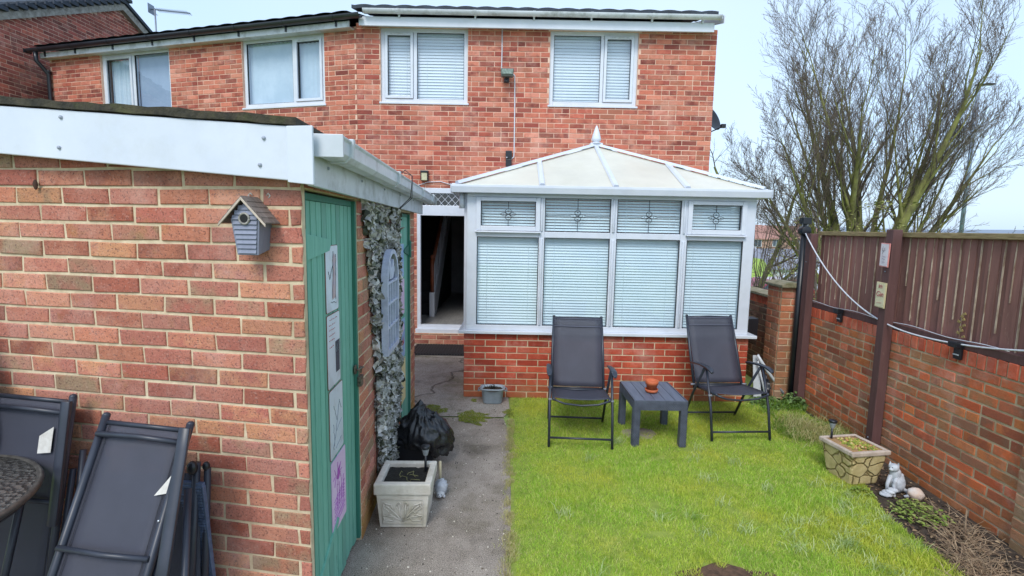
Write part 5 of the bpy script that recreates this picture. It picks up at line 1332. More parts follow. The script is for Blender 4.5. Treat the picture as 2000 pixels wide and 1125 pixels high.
sheet_strip(mb, rows, .03); mb.build('soil', G('wet_potting_soil', '2a2824', '1a1916', 30, 1, .9, 120, .01), tr)
mb = MB()
def relief(mb, pts, r=.0045): mb.tube([(x, -.152-.0165*(z/.225)*.6-.0, z) for x, z in pts], r, 6)
for s in (1, -1):
    relief(mb, [(s*.005, .05), (s*.05, .075), (s*.10, .085)]); relief(mb, [(s*.005, .05), (s*.045, .10), (s*.085, .14), (s*.105, .155)]); relief(mb, [(0, .045), (s*.02, .11), (s*.02, .16)])
    for cx, cz, an in ((.085, .072, .1), (.088, .14, .7)):
        p = []
        for k in range(17):
            a = 2*pi*k/16; r = .030*(1+.22*sin(5*a)); p.append((s*(cx+1.25*r*cos(a)*cos(an)-.7*r*sin(a)*sin(an)), cz+1.25*r*cos(a)*sin(an)+.7*r*sin(a)*cos(an)))
        relief(mb, p, .0042)
    p = [(s*(.022+.014*cos(a)), .15+.028*sin(a)) for a in [2*pi*k/10 for k in range(11)]]; relief(mb, p, .004)
relief(mb, [(-.125, .03), (.125, .03), (.128, .195), (-.128, .195), (-.125, .03)], .003)
mb.build('leaf_relief', STONE, tr)
mb = MB(); rs = random.Random(6)
for i in range(16): mb.ell((rs.uniform(-.11, .1), rs.uniform(-.1, .08), .252), (.004, .004, .003), 6, 4)
mb.build('white_chips', G('white_chips', 'e8e8e0'), tr)
mb = MB()
for i in range(7):
    a = rs.uniform(0, 6); x, y = rs.uniform(-.08, .08), rs.uniform(-.08, .08)
    mb.tube([(x, y, .24), (x+.03*cos(a), y+.03*sin(a), .28), (x+.07*cos(a+.4), y+.07*sin(a+.4), .275), (x+.10*cos(a+.8), y+.09*sin(a+.8), .25)], .0018, 4)
mb.build('dry_stalks', G('dry_stalk', '9a9a6c', '7d7a50', 20, .9), tr)
def solar(loc, label, h=.17, lean=0):
    t = thing('solar_light', label, 'garden light', loc, 0); t.rotation_euler = (0, lean, 0)
    mb = MB(); mb.tube([(0, 0, 0), (0, 0, h)], .0085, 8); mb.build('stake', BLACKPL, t)
    mb = MB(); mb.lathe([(.009, h-.0), (.016, h+.01), (.026, h+.05), (.026, h+.055), (.0, h+.055)], n=16); mb.build('lens', G('smoked_lens', '9aa0a8', '7a8088', 12, .15), t)
    mb = MB(); mb.lathe([(.027, h+.05), (.031, h+.055), (.031, h+.068), (.024, h+.072), (.0, h+.074)], n=18); mb.build('cap', BLACKPL, t)
    return t
solar((-.555, 3.26, .26), 'small clear solar stake light standing in the cream stone trough', .12)
hg = thing('hedgehog_ornament', 'small grey white hedgehog ornament with a pale stick, beside the stone trough', 'ornament', (-.475, 3.44, .004))
WS = G('weathered_white_stone', 'c9ccd2', 'a9adb6', 22, .9, .6, 90, .003, dirt='6c6a64', dirtscale=20, dirtamt=.5)
mb = MB(); mb.ell((0, 0, .065), (.045, .045, .055), 28, 20, jit=.25, jf=9); mb.build('body', WS, hg)
mb = MB(); mb.ell((0, -.032, .03), (.03, .03, .024), 16, 10); mb.ell((0, -.065, .028), (.012, .014, .010), 10, 8); mb.ell((-.02, -.03, .012), (.012, .014, .012), 10, 6); mb.ell((.024, -.03, .012), (.012, .014, .012), 10, 6); mb.ell((-.025, -.03, .052), (.009, .006, .010), 8, 6); mb.ell((.025, -.03, .052), (.009, .006, .010), 8, 6); mb.build('face', G('pale_face', 'dcdcdc', 'b9babd', 20, .8), hg)
mb = MB()
for p in ((-.012, -.06, .036), (.012, -.06, .036), (0, -.078, .03)): mb.ell(p, (.0035, .0035, .0035), 8, 6)
mb.build('eyes', BLACKPL, hg)
mb = MB(); mb.tube([(-.01, .02, .10), (-.012, .03, .24)], .010, 8); mb.build('stick', G('pale_stick', 'cfc2a4', 'b5a684', 10, .8), hg)

tubt = thing('tub', 'small grey washing up tub planter by the conservatory wall', 'tub', (-.19, 5.42, .006))
mb = MB(); pr = [(0, .0), (.098, .0), (.104, .01), (.122, .15), (.134, .155), (.134, .168), (.120, .166), (.102, .03), (0, .03)]
vs = []; N_ = 40
for r, z in pr:
    for k in range(N_): a = 2*pi*k/N_; q = 1/((abs(cos(a))**4+abs(sin(a))**4)**.25); vs.append((r*q*cos(a), r*q*sin(a)*.72, z))
mb.add(vs, [(i*N_+k, i*N_+(k+1) % N_, (i+1)*N_+(k+1) % N_, (i+1)*N_+k) for i in range(len(pr)-1) for k in range(N_)], 0, True); mb.build('body', G('pale_grey_plastic', 'a3afb8', '8d99a3', 8, .45), tubt)
for s in (1, -1):
    mb = MB(); mb.tube([(s*.125, -.05, .155), (s*.155, -.045, .135), (s*.155, .045, .135), (s*.125, .05, .155)], .007, 8); mb.build('handle', G('grey_handle', '7d8890'), tubt)
mb = MB(); mb.lathe([(.0, .15), (.11, .145)], n=20); mb.build('soil', SOIL, tubt)
mb = MB(); rs = random.Random(9)
for i in range(60):
    a = rs.uniform(0, 6.28); r = rs.uniform(0, .07); l = rs.uniform(.03, .08); mb.tube([(r*cos(a), r*sin(a)*.7, .15), (r*cos(a)+l*.5*cos(a*3), r*sin(a)*.7+l*.5*sin(a*3), .15+l*.5)], .002, 4)
mb.build('dead_leaves', G('dark_leaves', '33332c', '22241c', 30, .9), tubt)

# crazy-stone planter by the garden wall
cp = thing('stone_planter', 'square buff planter with crazy stone pattern and pale rim, by the garden wall', 'planter', (2.69, 3.83, .0), radians(10))
def crazy_mat():
    m, nt, b = newmat('buff_crazy_stone'); tc = nt.nodes.new('ShaderNodeTexCoord').outputs['Object']
    nzv = nt.nodes.new('ShaderNodeTexNoise'); nzv.inputs['Scale'].default_value = 8; nt.links.new(tc, nzv.inputs['Vector'])
    va = nt.nodes.new('ShaderNodeVectorMath'); va.operation = 'MULTIPLY_ADD'; nt.links.new(nzv.outputs['Color'], va.inputs[0]); va.inputs[1].default_value = (.06,)*3; nt.links.new(tc, va.inputs[2])
    vo = nt.nodes.new('ShaderNodeTexVoronoi'); vo.feature = 'DISTANCE_TO_EDGE'; vo.inputs['Scale'].default_value = 9.5; nt.links.new(va.outputs[0], vo.inputs['Vector'])
    e = maprange(nt, vo.outputs['Distance'], .0, .07)
    col = mix(nt, maprange(nt, tnoise(nt, 14, 6, .7), .35, .65), hx('d0be8e'), hx('b8a472'))
    col = mix(nt, math_(nt, 'SUBTRACT', 1, e), col, hx('8a7648')); nt.links.new(col, b.inputs['Base Color']); b.inputs['Roughness'].default_value = .85
    bump(nt, b, math_(nt, 'ADD', e, math_(nt, 'MULTIPLY', tnoise(nt, 60, 4), .3)), 1, .012)
    return m
mb = MB(); taper(mb, .118, .118, .155, .155, .255); mb.build('body', crazy_mat(), cp, .015)
mb = MB(); w_, i_ = .168, .136
for a, b in (((-w_, -w_, .25), (w_, -i_, .285)), ((-w_, i_, .25), (w_, w_, .285)), ((-w_, -i_, .25), (-i_, i_, .2848)), ((i_, -i_, .25), (w_, i_, .2848))): mb.box(a, b)
mb.build('rim', G('pale_stone_rim', 'c6b6a8', 'ab9a8c', 12, .9, .5, 80, .004), cp, .008)
mb = MB(); rows = [[(x, y, .258) for x in np.linspace(-.138, .138, 8)] for y in np.linspace(-.138, .138, 8)]; sheet_strip(mb, rows, .02); mb.build('soil', G('dry_brown_soil', 'b08c62', '94724c', 20, 1, .8, 80, .01), cp)
m_, nt_, b_ = newmat('stonecrop_leaves'); r_ = ramp(nt_, [(0, hx('8f9a3c')), (.3, hx('a9a04a')), (.55, hx('6d7a2c')), (.75, hx('b98a5c')), (.9, hx('c8b47a'))], 'CONSTANT'); nt_.links.new(island(nt_), r_.inputs[0]); nt_.links.new(r_.outputs[0], b_.inputs['Base Color']); b_.inputs['Roughness'].default_value = .7
mb = MB(); rs = random.Random(13)
for i in range(420):
    x, y = rs.gauss(.015, .06), rs.gauss(-.015, .065)
    if abs(x) > .125 or abs(y) > .125: continue
    if x < -.06 and y > .04: continue
    s = rs.uniform(.006, .014); z = .262+rs.uniform(0, .035)*(1-abs(x)/.2)
    mb.ell((x, y, z), (s, s, s*.7), 6, 4, T=Matrix.Rotation(rs.uniform(0, 3), 4, 'X'))
mb.build('stonecrop', m_, cp)
solar((2.575, 3.93, .25), 'small black topped solar stake light in the corner of the buff stone planter', .11)

# white stone cat
ct = thing('cat_ornament', 'weathered white stone cat ornament sitting by the garden wall', 'ornament', (2.87, 3.60, .0), radians(-35))
mb = MB()
mb.ell((.0, .01, .085), (.055, .062, .080), 26, 20, jit=.10, jf=3)         # haunches and back
mb.ell((-.012, -.012, .150), (.036, .038, .055), 20, 16, jit=.08)
mb.ell((-.025, -.03, .205), (.033, .036, .030), 20, 16, jit=.06)            # head
mb.ell((-.040, -.058, .198), (.016, .018, .013), 12, 8)
for s in (1, -1):
    mb.add([(-.025+s*.012, -.03, .225), (-.025+s*.032, -.03, .215), (-.025+s*.026, -.028, .250), (-.025+s*.022, -.012, .222)], [(0,1,2), (1,3,2), (3,0,2), (0,3,1)])
    mb.tube([(-.02+s*.018, -.03, .14), (-.035+s*.020, -.062, .08), (-.03+s*.022, -.058, .01)], [.016, .012, .012], 10); mb.ell((-.032+s*.022, -.07, .01), (.013, .02, .011), 10, 6)
mb.tube([(.03, .05, .03), (.075, .03, .02), (.08, -.03, .018), (.05, -.06, .018)], [.016, .014, .012, .008], 10)
mb.build('body', WS, ct)
mb = MB()
for p in ((-.035, -.063, .212), (-.052, -.062, .208)): mb.ell(p, (.003, .003, .004), 8, 6)
mb.build('eyes', BLACKPL, ct)
mb = MB(); mb.ell((2.955, 3.52, .04), (.052, .050, .045), 22, 16, jit=.12, jf=2); tag(mb.build('round_stone', G('peach_white_stone', 'cfc9c4', 'c79e7c', 6, .9, .5, 60, .004)), 'round white and peach stone lying at the foot of the cat ornament', 'stone')
mb = MB(); rs = random.Random(3)
for i in range(5):
    mb.ell((2.765+.012*i, 3.55-.004*i+.006*(i % 2), .018+.012*i*(1 if i < 4 else .8)), (.046-.006*i, .036-.004*i, .016), 18, 10, jit=.2)
tag(mb.build('shell_stone', WS), 'small white scalloped stone shell beside the cat ornament', 'ornament')

# folded airer and sack behind the right chair
wd = thing('white_board', 'dirty white plastic board leaning behind the right-hand chair', 'board', (2.83, 5.72, 0))
mb = MB(); mb.prism([(-.03, .0), (.06, .01), (.02, .50), (-.05, .50)], -.02, -.005, lambda u, v, d: (u, d+.1*v, v)); mb.build('panel', UPVC_D, wd, .003)
mb = MB(); mb.tube([(-.03, -.03, .52), (.06, -.05, .38), (.26, -.1, .10)], .017, 8); mb.tube([(-.02, -.03, .45), (.1, -.05, .0)], .010, 8); mb.build('strut', UPVC_D, wd)
mb = MB(); mb.ell((3.0, 5.8, .10), (.14, .12, .14), 30, 20, jit=.45, jf=4); tag(mb.build('bin_bag', BLACKPL), 'small black sack in the corner behind the white board', 'bag')
mb = MB(); mb.box((2.72, 5.80, .70), (2.84, 5.95, .92)); tag(mb.build('meter_box', BLACKPL, None, .01), 'small black box on the conservatory corner beside the dark wall', 'box')

# ---------------------------------------------------------------- grass, moss and weeds
def inside(x, y, poly):
    c = np.zeros(len(x), bool); n = len(poly)
    for i in range(n):
        x0, y0 = poly[i]; x1, y1 = poly[(i+1) % n]
        if y0 == y1: continue
        k = ((y0 > y) != (y1 > y)) & (x < (x1-x0)*(y-y0)/(y1-y0)+x0); c ^= k
    return c
def blades(name, x, y, z, h, w, bend, rng, mat, parent=None, flat=None):
    """tapered curved blades, five corners each"""
    n = len(x); a = rng.uniform(0, 2*pi, n); dx, dy = np.cos(a), np.sin(a); b = rng.uniform(0, 2*pi, n); bx, by = np.cos(b)*bend*h, np.sin(b)*bend*h
    P0 = np.stack([x-dx*w, y-dy*w, z], 1); P1 = np.stack([x+dx*w, y+dy*w, z], 1)
    P2 = np.stack([x-dx*w*.8+bx*.3, y-dy*w*.8+by*.3, z+h*.55], 1); P3 = np.stack([x+dx*w*.8+bx*.3, y+dy*w*.8+by*.3, z+h*.55], 1)
    hh = h*np.sqrt(np.clip(1-bend*bend*.6, .15, 1)); P4 = np.stack([x-dx*w*.25+bx, y-dy*w*.25+by, z+hh], 1); P5 = np.stack([x+dx*w*.25+bx, y+dy*w*.25+by, z+hh], 1)
    V = np.stack([P0, P1, P2, P3, P4, P5], 1).reshape(-1, 3); o = np.arange(n)*6
    F = np.concatenate([np.stack([o, o+1, o+3, o+2], 1), np.stack([o+2, o+3, o+5, o+4], 1)], 0)
    return npmesh(name, V, F, mat, parent)
def grass_mat(name, stops, patch, amt=.8, trans=.35):
    m, nt, b = newmat(name); isl = island(nt); r_ = ramp(nt, [(p, hx(c)) for p, c in stops]); nt.links.new(isl, r_.inputs[0])
    pos = nt.nodes.new('ShaderNodeNewGeometry').outputs['Position']
    pn = tnoise(nt, 1.5, 3, .6, vec=pos); col = mix(nt, maprange(nt, pn, .45, .66, 0, amt), r_.outputs[0], hx(patch))
    col = mix(nt, maprange(nt, tnoise(nt, 4.5, 5, .7, vec=pos), .54, .70, 0, .6), col, hx('6f9a2e')); col = mix(nt, maprange(nt, tnoise(nt, 2.6, 6, .75, vec=pos), .30, .42, .5, 0), col, hx('dcd690'))
    nt.links.new(col, b.inputs['Base Color']); b.inputs['Roughness'].default_value = .55; b.inputs['Specular IOR Level'].default_value = .3
    tl = nt.nodes.new('ShaderNodeBsdfTranslucent'); nt.links.new(col, tl.inputs[0]); ms = nt.nodes.new('ShaderNodeMixShader'); ms.inputs[0].default_value = trans
    out = nt.nodes['Material Output']; nt.links.new(b.outputs[0], ms.inputs[1]); nt.links.new(tl.outputs[0], ms.inputs[2]); nt.links.new(ms.outputs[0], out.inputs[0])
    return m
rng = np.random.default_rng(5)
GR = grass_mat('lawn_grass', [(0, '8ab83a'), (.35, 'a9cf4a'), (.6, 'bfdc5c'), (.8, 'd2e26e'), (.93, 'e0e090'), (1, 'dccfa0')], 'd8d455', .7)
lawn_poly = [(.03, 1.9), (2.38, 1.9)] + LB + [(3.16, 5.5), (.06, 5.56), (.0, 5.2), (-.02, 4.98), (.02, 4.6), (.045, 3.5), (.055, 2.6)]
def nz(x, y, s, o=0):
    return np.array([noise.noise(Vector((a*s+o, b*s, o))) for a, b in zip(x, y)])
n = 210000
gx = rng.uniform(-.05, 3.2, n); gyy = rng.uniform(2.15, 5.56, n)
# density: fewer far away where blades are smaller than a pixel
keep = inside(gx, gyy, lawn_poly) & (rng.random(n) < np.clip(1.25-(gyy-2.2)*.16, .5, 1))
# bare earth patch in the near lawn and worn strip by the path
d = np.hypot((gx-1.22)/1.5, (gyy-2.60))
keep &= gx > .02+.07*nz(gx*0, gyy, 6, 3)+.03*nz(gx*0, gyy, 23, 8)
keep &= (nz(gx, gyy, 5.5, 31)+.35*rng.random(n) > -.32)
keep &= ~((d < .12+.03*np.sin(gx*40)) )
gx, gyy = gx[keep], gyy[keep]
g1 = nz(gx, gyy, 2.2); g2 = nz(gx, gyy, 9, 5)
hgt = (.018 + .014*np.clip(g1+.2, 0, 1) + .014*np.clip(g2, 0, 1))*rng.uniform(.6, 1.35, len(gx))
hgt *= 1+.7*np.exp(-((gx-2.35)**2+(gyy-2.9)**2)/.25); hgt *= np.where(gx < .16, .65, 1)
blades('grass', gx, gyy, np.full(len(gx), .004), hgt, rng.uniform(.0011, .0021, len(gx)), rng.uniform(.15, .95, len(gx)), rng, GR)['kind'] = 'stuff'
# coarse pale tussocks and rosettes among the lawn
TU = grass_mat('coarse_tussock_grass', [(0, '9fb868'), (.5, 'bfd090'), (1, 'd8dcb0')], 'c9d48e', .3)
xs_, ys_ = [], []
rs = random.Random(77)
for k in range(46):
    cx, cy = rs.uniform(.3, 2.5), rs.uniform(2.3, 4.4)
    if rs.random() < .5: cx, cy = rs.uniform(1.7, 2.5), rs.uniform(2.3, 3.4)
    for i in range(rs.randint(18, 50)): xs_.append(cx+rs.gauss(0, .035)); ys_.append(cy+rs.gauss(0, .03))
xs_, ys_ = np.array(xs_), np.array(ys_); k = inside(xs_, ys_, lawn_poly); xs_, ys_ = xs_[k], ys_[k]
blades('coarse_grass', xs_, ys_, np.full(len(xs_), .01), rng.uniform(.045, .085, len(xs_)), rng.uniform(.0015, .0024, len(xs_)), rng.uniform(.5, 1.1, len(xs_)), rng, TU)['kind'] = 'stuff'
# bare earth patch
mb = MB(); mb.add([(1.22+.26*cos(a)*(1+.2*sin(3*a)), 2.58+.15*sin(a)*(1+.15*sin(5*a)), .0105) for a in [2*pi*k/30 for k in range(30)]], [tuple(range(30))]); tag(mb.build('bare_earth', G('bare_earth', '6e5240', '4a372b', 24, 1, 1, 80, .01)), kind='structure')
# straw-coloured flattened tuft by the post
ST = grass_mat('dead_straw_grass', [(0, 'c9bd8c'), (.5, 'b8ab74'), (.8, 'a8b060'), (1, 'd8cfa8')], 'b5a878', .5, .2)
x = rng.normal(2.84, .13, 1500); y = rng.normal(4.60, .17, 1500)
tag(blades('straw_tuft', x, y, np.full(1500, .02)+rng.uniform(0, .05, 1500), rng.uniform(.06, .16, 1500), rng.uniform(.001, .0018, 1500), rng.uniform(.6, 1.5, 1500), rng, ST), 'mound of flattened straw coloured grass at the lawn edge near the end post', 'grass tuft')
x = rng.uniform(2.55, 3.16, 5000); y = rng.uniform(4.25, 5.45, 5000); k = (nz(x, y, 4, 3) > -.05) & (x > 2.6+.1*np.sin(y*9)); x, y = x[k], y[k]
LUSH = grass_mat('long_dark_grass', [(0, '5f8a2a'), (.6, '7fa53a'), (1, 'a3bd5c')], '6b9430', .4)
blades('long_grass', x, y, np.full(len(x), .005), rng.uniform(.06, .13, len(x)), rng.uniform(.0012, .002, len(x)), rng.uniform(.3, 1.0, len(x)), rng, LUSH)['kind'] = 'stuff'
# ragged edge of dry grass along the path and at the wall foot, moss on the concrete
x = rng.normal(.03, .03, 9000); y = rng.uniform(2.2, 4.9, 9000); k = (nz(x*0, y, 3, 9)*.12+.03+.02 > x)&(nz(x, y, 9, 4) > -.25); x, y = x[k], y[k]
blades('edge_grass', x, y, np.full(len(x), .0), rng.uniform(.012, .035, len(x)), rng.uniform(.001, .0018, len(x)), rng.uniform(.4, 1.2, len(x)), rng, ST)['kind'] = 'stuff'
MOSS = grass_mat('yellow_green_moss', [(0, '8f9a34'), (.5, '7a8a30'), (1, 'b0a850')], '6b7430', .5, .1)
x = rng.uniform(-1.0, .05, 30000); y = rng.uniform(4.7, 5.5, 30000); v = nz(x, y, 4.2, 21)+.5*nz(x, y, 14, 2); cr = np.exp(-((y-5.02-.08*np.sin(x*7))/.16)**2)
k = (v+cr*.55 > .40); x, y = x[k], y[k]
blades('moss', x, y, np.full(len(x), .003), rng.uniform(.004, .013, len(x)), rng.uniform(.002, .004, len(x)), rng.uniform(.4, 1.2, len(x)), rng, MOSS)['kind'] = 'stuff'
# weeds: small leafy plants
def leafy(name, label, c, n, r, h, leaf, mat, cat='plant', seed=1, up_=.6, stems=True):
    rs = random.Random(seed); t = thing(name, label, cat, c); mb = MB(); sb_ = MB()
    for i in range(n):
        a = rs.uniform(0, 2*pi); q = r*math.sqrt(rs.random()); x, y = q*cos(a), q*sin(a); z = rs.uniform(.25, 1)*h*(1-.5*q/r)
        if stems and i % 3 == 0: sb_.tube([(x*.4, y*.4, 0), (x*.8, y*.8, z*.6), (x, y, z)], .0014, 4, cap=False)
        s = leaf*rs.uniform(.6, 1.3); T = Matrix.Translation((x, y, z)) @ Matrix.Rotation(rs.uniform(0, 2*pi), 4, 'Z') @ Matrix.Rotation(rs.uniform(-.2, 1)*up_, 4, 'Y')
        mb.add([T @ Vector(v) for v in ((0, 0, 0), (s*.5, s*.38, .12*s), (s, .0, 0), (s*.5, -s*.38, .12*s))], [(0,3,2,1)])
    mb.build('leaves', mat, t)
    if stems: sb_.build('stem', G('weed_stem_'+name, '7b8050', '5c5c38'), t)
    return t
WL = grass_mat('weed_leaf', [(0, '6d8a35'), (.5, '94a84e'), (1, 'b9bd78')], '7d9440', .3, .25)
IVY = grass_mat('ivy_leaf', [(0, '4a6336'), (.5, '62804a'), (1, '86a067')], '506c3a', .3, .15)
leafy('weed', 'low pale green leafy weed growing at the soil edge below the cat ornament', (2.80, 3.30, 0), 260, .17, .09, .028, WL, seed=3)
leafy('ivy', 'dark ivy leaves climbing round the foot of the black pole', (3.10, 5.42, 0), 220, .13, .20, .045, IVY, seed=4, up_=1.2)
leafy('ground_ivy', 'dark round leaved plants behind the right-hand chair by the dark wall', (2.88, 5.50, 0), 260, .20, .09, .05, IVY, seed=5)
leafy('weed', 'small green weed tuft in front of the buff stone planter', (2.60, 3.58, 0), 60, .08, .06, .03, WL, seed=8)
# climbing stems up the wall beside the pole
# dead stems in the near corner
def dead_stems():
    rs = random.Random(31); DS = G('dead_plant_stems', 'b8a184', '8a705a', 20, .9, isl=.3)
    groups = [(2.84, 2.98, 60, .16), (2.72, 2.78, 70, .16), (2.92, 3.22, 40, .12), (2.66, 2.6, 70, .15)]
    lab = ['tangle of dead stems with an upright stalk by the pier foot', 'flattened dead stems between the lawn and the pier', 'thin dead stems below the wall just beyond the pier', 'dead twiggy plant at the bottom right corner of the picture']
    for gi, (cx, cy, n, r) in enumerate(groups):
        mb = MB()
        for i in range(n*2):
            a = rs.uniform(0, 2*pi); x, y = cx+rs.gauss(0, r*.5), cy+rs.gauss(0, r*.5); l = rs.uniform(.06, .2); t_ = rs.uniform(.05, .7); p = [(x, y, .0)]
            for k in range(1, 4): p.append((x+l*k/3*cos(a)*(1-t_*.5)+rs.uniform(-.01, .01), y+l*k/3*sin(a)*(1-t_*.5)+rs.uniform(-.01, .01), max(.005, l*k/3*t_*(1 if k < 3 else .85)+rs.uniform(-.01, .01))))
            mb.tube(p, [.0022, .0018, .0014, .0008], 4, cap=False)
            if rs.random() < .5:
                q = p[2]; mb.add([q, (q[0]+.014, q[1]+.004, q[2]+.01), (q[0]+.02, q[1]+.012, q[2]-.003), (q[0]+.006, q[1]+.012, q[2]-.006)], [(0,1,2,3)])
        if gi == 0: mb.tube([(cx+.02, cy+.02, 0), (cx+.03, cy+.04, .10), (cx+.035, cy+.05, .2)], [.007, .006, .004], 6)
        tag(mb.build('dead_plant', DS), lab[gi], 'dead plant')
dead_stems()
# leaf litter and crumbs on the soil
mb = MB(); rs = random.Random(41)
for i in range(1100):
    y = rs.uniform(2.3, 4.2); x0 = 2.42 if y < 2.6 else (2.56 if y < 3.4 else 2.72); x = rs.uniform(x0+.02, 3.1); s = rs.uniform(.004, .014); a = rs.uniform(0, 6.3)
    T = Matrix.Translation((x, y, .006+rs.uniform(0, .008))) @ Matrix.Rotation(a, 4, 'Z') @ Matrix.Rotation(rs.uniform(-.6, .6), 4, 'X')
    mb.add([T @ Vector(v) for v in ((-s, -s*.5, 0), (s, -s*.4, .2*s), (s*.8, s*.5, 0), (-s*.7, s*.6, .3*s))], [(0,1,2,3)])
m_, nt_, b_ = newmat('leaf_litter'); r_ = ramp(nt_, [(0, hx('5a4636')), (.4, hx('8a7258')), (.7, hx('3c3028')), (.9, hx('b39a7a'))], 'CONSTANT'); nt_.links.new(island(nt_), r_.inputs[0]); nt_.links.new(r_.outputs[0], b_.inputs['Base Color']); b_.inputs['Roughness'].default_value = .9
tag(mb.build('leaf_litter', m_), kind='stuff')
# grit and chips on the concrete path
mb = MB(); rs = random.Random(43)
for i in range(420):
    y = rs.uniform(2.4, 5.4); x = rs.uniform(-.85, .0); s = rs.uniform(.002, .006)
    if rs.random() < .06: s *= 1.6
    mb.ell((x, y, s*.4+(.004 if y > 4.95 else 0)), (s, s*.8, s*.6), 6, 4)
m_, nt_, b_ = newmat('path_grit'); r_ = ramp(nt_, [(0, hx('d8cfc0')), (.3, hx('6b5f52')), (.7, hx('3a342e')), (.9, hx('efe8dc'))], 'CONSTANT'); nt_.links.new(island(nt_), r_.inputs[0]); nt_.links.new(r_.outputs[0], b_.inputs['Base Color'])
tag(mb.build('grit', m_), kind='stuff')

# ---------------------------------------------------------------- trees
def grow(segs, p, d, L, r, lvl, maxl, rs, spec):
    """adds tapering limb polylines to segs; spec: per level (children, spread, length ratio, upward pull)"""
    n = 5 if lvl < 2 else (4 if lvl < 3 else 3); pts = [p.copy()]; rad = [r]; q = p.copy(); dd = d.copy()
    for i in range(n):
        dd = (dd + Vector((rs.uniform(-1, 1), rs.uniform(-1, 1), rs.uniform(-.6, .8)))*spec['wob'] + Vector((0, 0, spec['up'][lvl]))).normalized()
        q = q + dd*(L/n); pts.append(q.copy()); rad.append(r*(1-(1-spec['tip'])*(i+1)/n))
    segs.append((lvl, pts, rad))
    if lvl >= maxl: return
    nc = spec['n'][lvl]
    for k in range(nc):
        f = (k+.6+rs.uniform(-.3, .3))/nc; f = spec['start'][lvl] + (1-spec['start'][lvl])*min(1, max(0, f)); i = min(n-1, int(f*n)); t = f*n-i; base = pts[i].lerp(pts[i+1], min(1, t))
        ax = (pts[i+1]-pts[i]).normalized(); o = ax.orthogonal().normalized(); o.rotate(Matrix.Rotation(rs.uniform(0, 2*pi), 3, ax)); an = spec['ang'][lvl]*rs.uniform(.7, 1.25)
        nd_ = (ax*cos(an)+o*sin(an)).normalized(); grow(segs, base, nd_, L*spec['len'][lvl]*rs.uniform(.65, 1.15)*(1-.35*f), rad[i]*spec['rad'][lvl]*rs.uniform(.8, 1.1), lvl+1, maxl, rs, spec)
BARKG = G('mossy_green_bark', '8f9150', '5f5c3c', 6, .95, .6, 30, .02, stretch=(1, 1, .3), dirt='3c3a30', dirtscale=4, dirtamt=.6)
BARK = G('grey_brown_twig', '5a5048', '46403a', 6, .95)
TWIG = G('fine_twigs', '7a6a5e', '5f544c', 6, .95)
def tubes_np(segs, lo, hi, sides):
    mb = MB()
    for lvl, pts, rad in segs:
        if lo <= lvl <= hi: mb.tube(pts, [max(.0035, x) for x in rad], sides[min(lvl, len(sides)-1)], cap=False)
    return mb
def tree(name, label, loc, stems, spec, maxl, seed, barks=(BARKG, BARK, TWIG)):
    rs = random.Random(seed); t = thing(name, label, 'tree', loc); segs = []
    for (d, L, r, off) in stems: grow(segs, Vector(off), Vector(d).normalized(), L, r, 0, maxl, rs, spec)
    tubes_np(segs, 0, 0, (9,)).build('trunk', barks[0], t)
    tubes_np(segs, 1, 1, (6, 6)).build('limb', barks[0] if maxl > 3 else barks[1], t)
    tubes_np(segs, 2, 2, (5, 5, 5)).build('branch', barks[1], t)
    mb = tubes_np(segs, 3, 9, (3, 3, 3, 3)); c = mb.build('crown', barks[2], t)
    return t
specA = dict(n=(11, 8, 6, 4), ang=(.42, .48, .5, .55), len=(.46, .58, .55, .5), rad=(.42, .5, .55, .6), start=(.26, .15, .12, .1), up=(.05, .06, .05, .04, .02), wob=.12, tip=.08)
tx, ty = 10.95, 16.0; tz = terrain(tx, ty)
rs = random.Random(19); stems = []
for k in range(15):
    a = -.80+1.40*k/14 + rs.uniform(-.05, .05)
    stems.append(((math.sin(a)*.95, rs.uniform(-.35, .35), math.cos(a)*.9+.12), 8.3*(1-.50*abs(a)**1.2)*rs.uniform(.92, 1.05), (.13 if k % 2 else .22)*(1-.5*abs(a)/.88), (a*.55, rs.uniform(-.25, .25), 0)))
tree('bare_tree', 'large many stemmed bare tree with mossy trunks behind the brown fence', (tx, ty, tz-.2), stems, specA, 4, 5)
specB = dict(n=(9, 8, 7, 5), ang=(.75, .75, .7, .7), len=(.6, .6, .55, .5), rad=(.45, .5, .55, .6), start=(.25, .1, .1, .1), up=(.0, .02, .02, .0, 0), wob=.20, tip=.3)
tree('bare_tree', 'dense twiggy bare tree cut by the right frame edge, beyond the lamp post', (13.6, 12.6, terrain(13.6, 12.6)), [((-.1, 0, 1), 3.5, .12, (-.3, 0, 0)), ((.2, .1, 1), 3.8, .12, (.3, 0, 0)), ((-.4, .1, .8), 2.9, .09, (-.5, 0, 0))], specB, 4, 9)
tree('bare_tree', 'thin bare tree close behind the right corner of the house', (9.3, 20.0, terrain(9.3, 20)), [((-.15, 0, 1), 5.6, .13, (0, 0, 0)), ((.25, 0, 1), 5.4, .12, (.2, 0, 0)), ((.6, 0, .8), 4.6, .09, (.2, 0, 0))], specB, 3, 12)
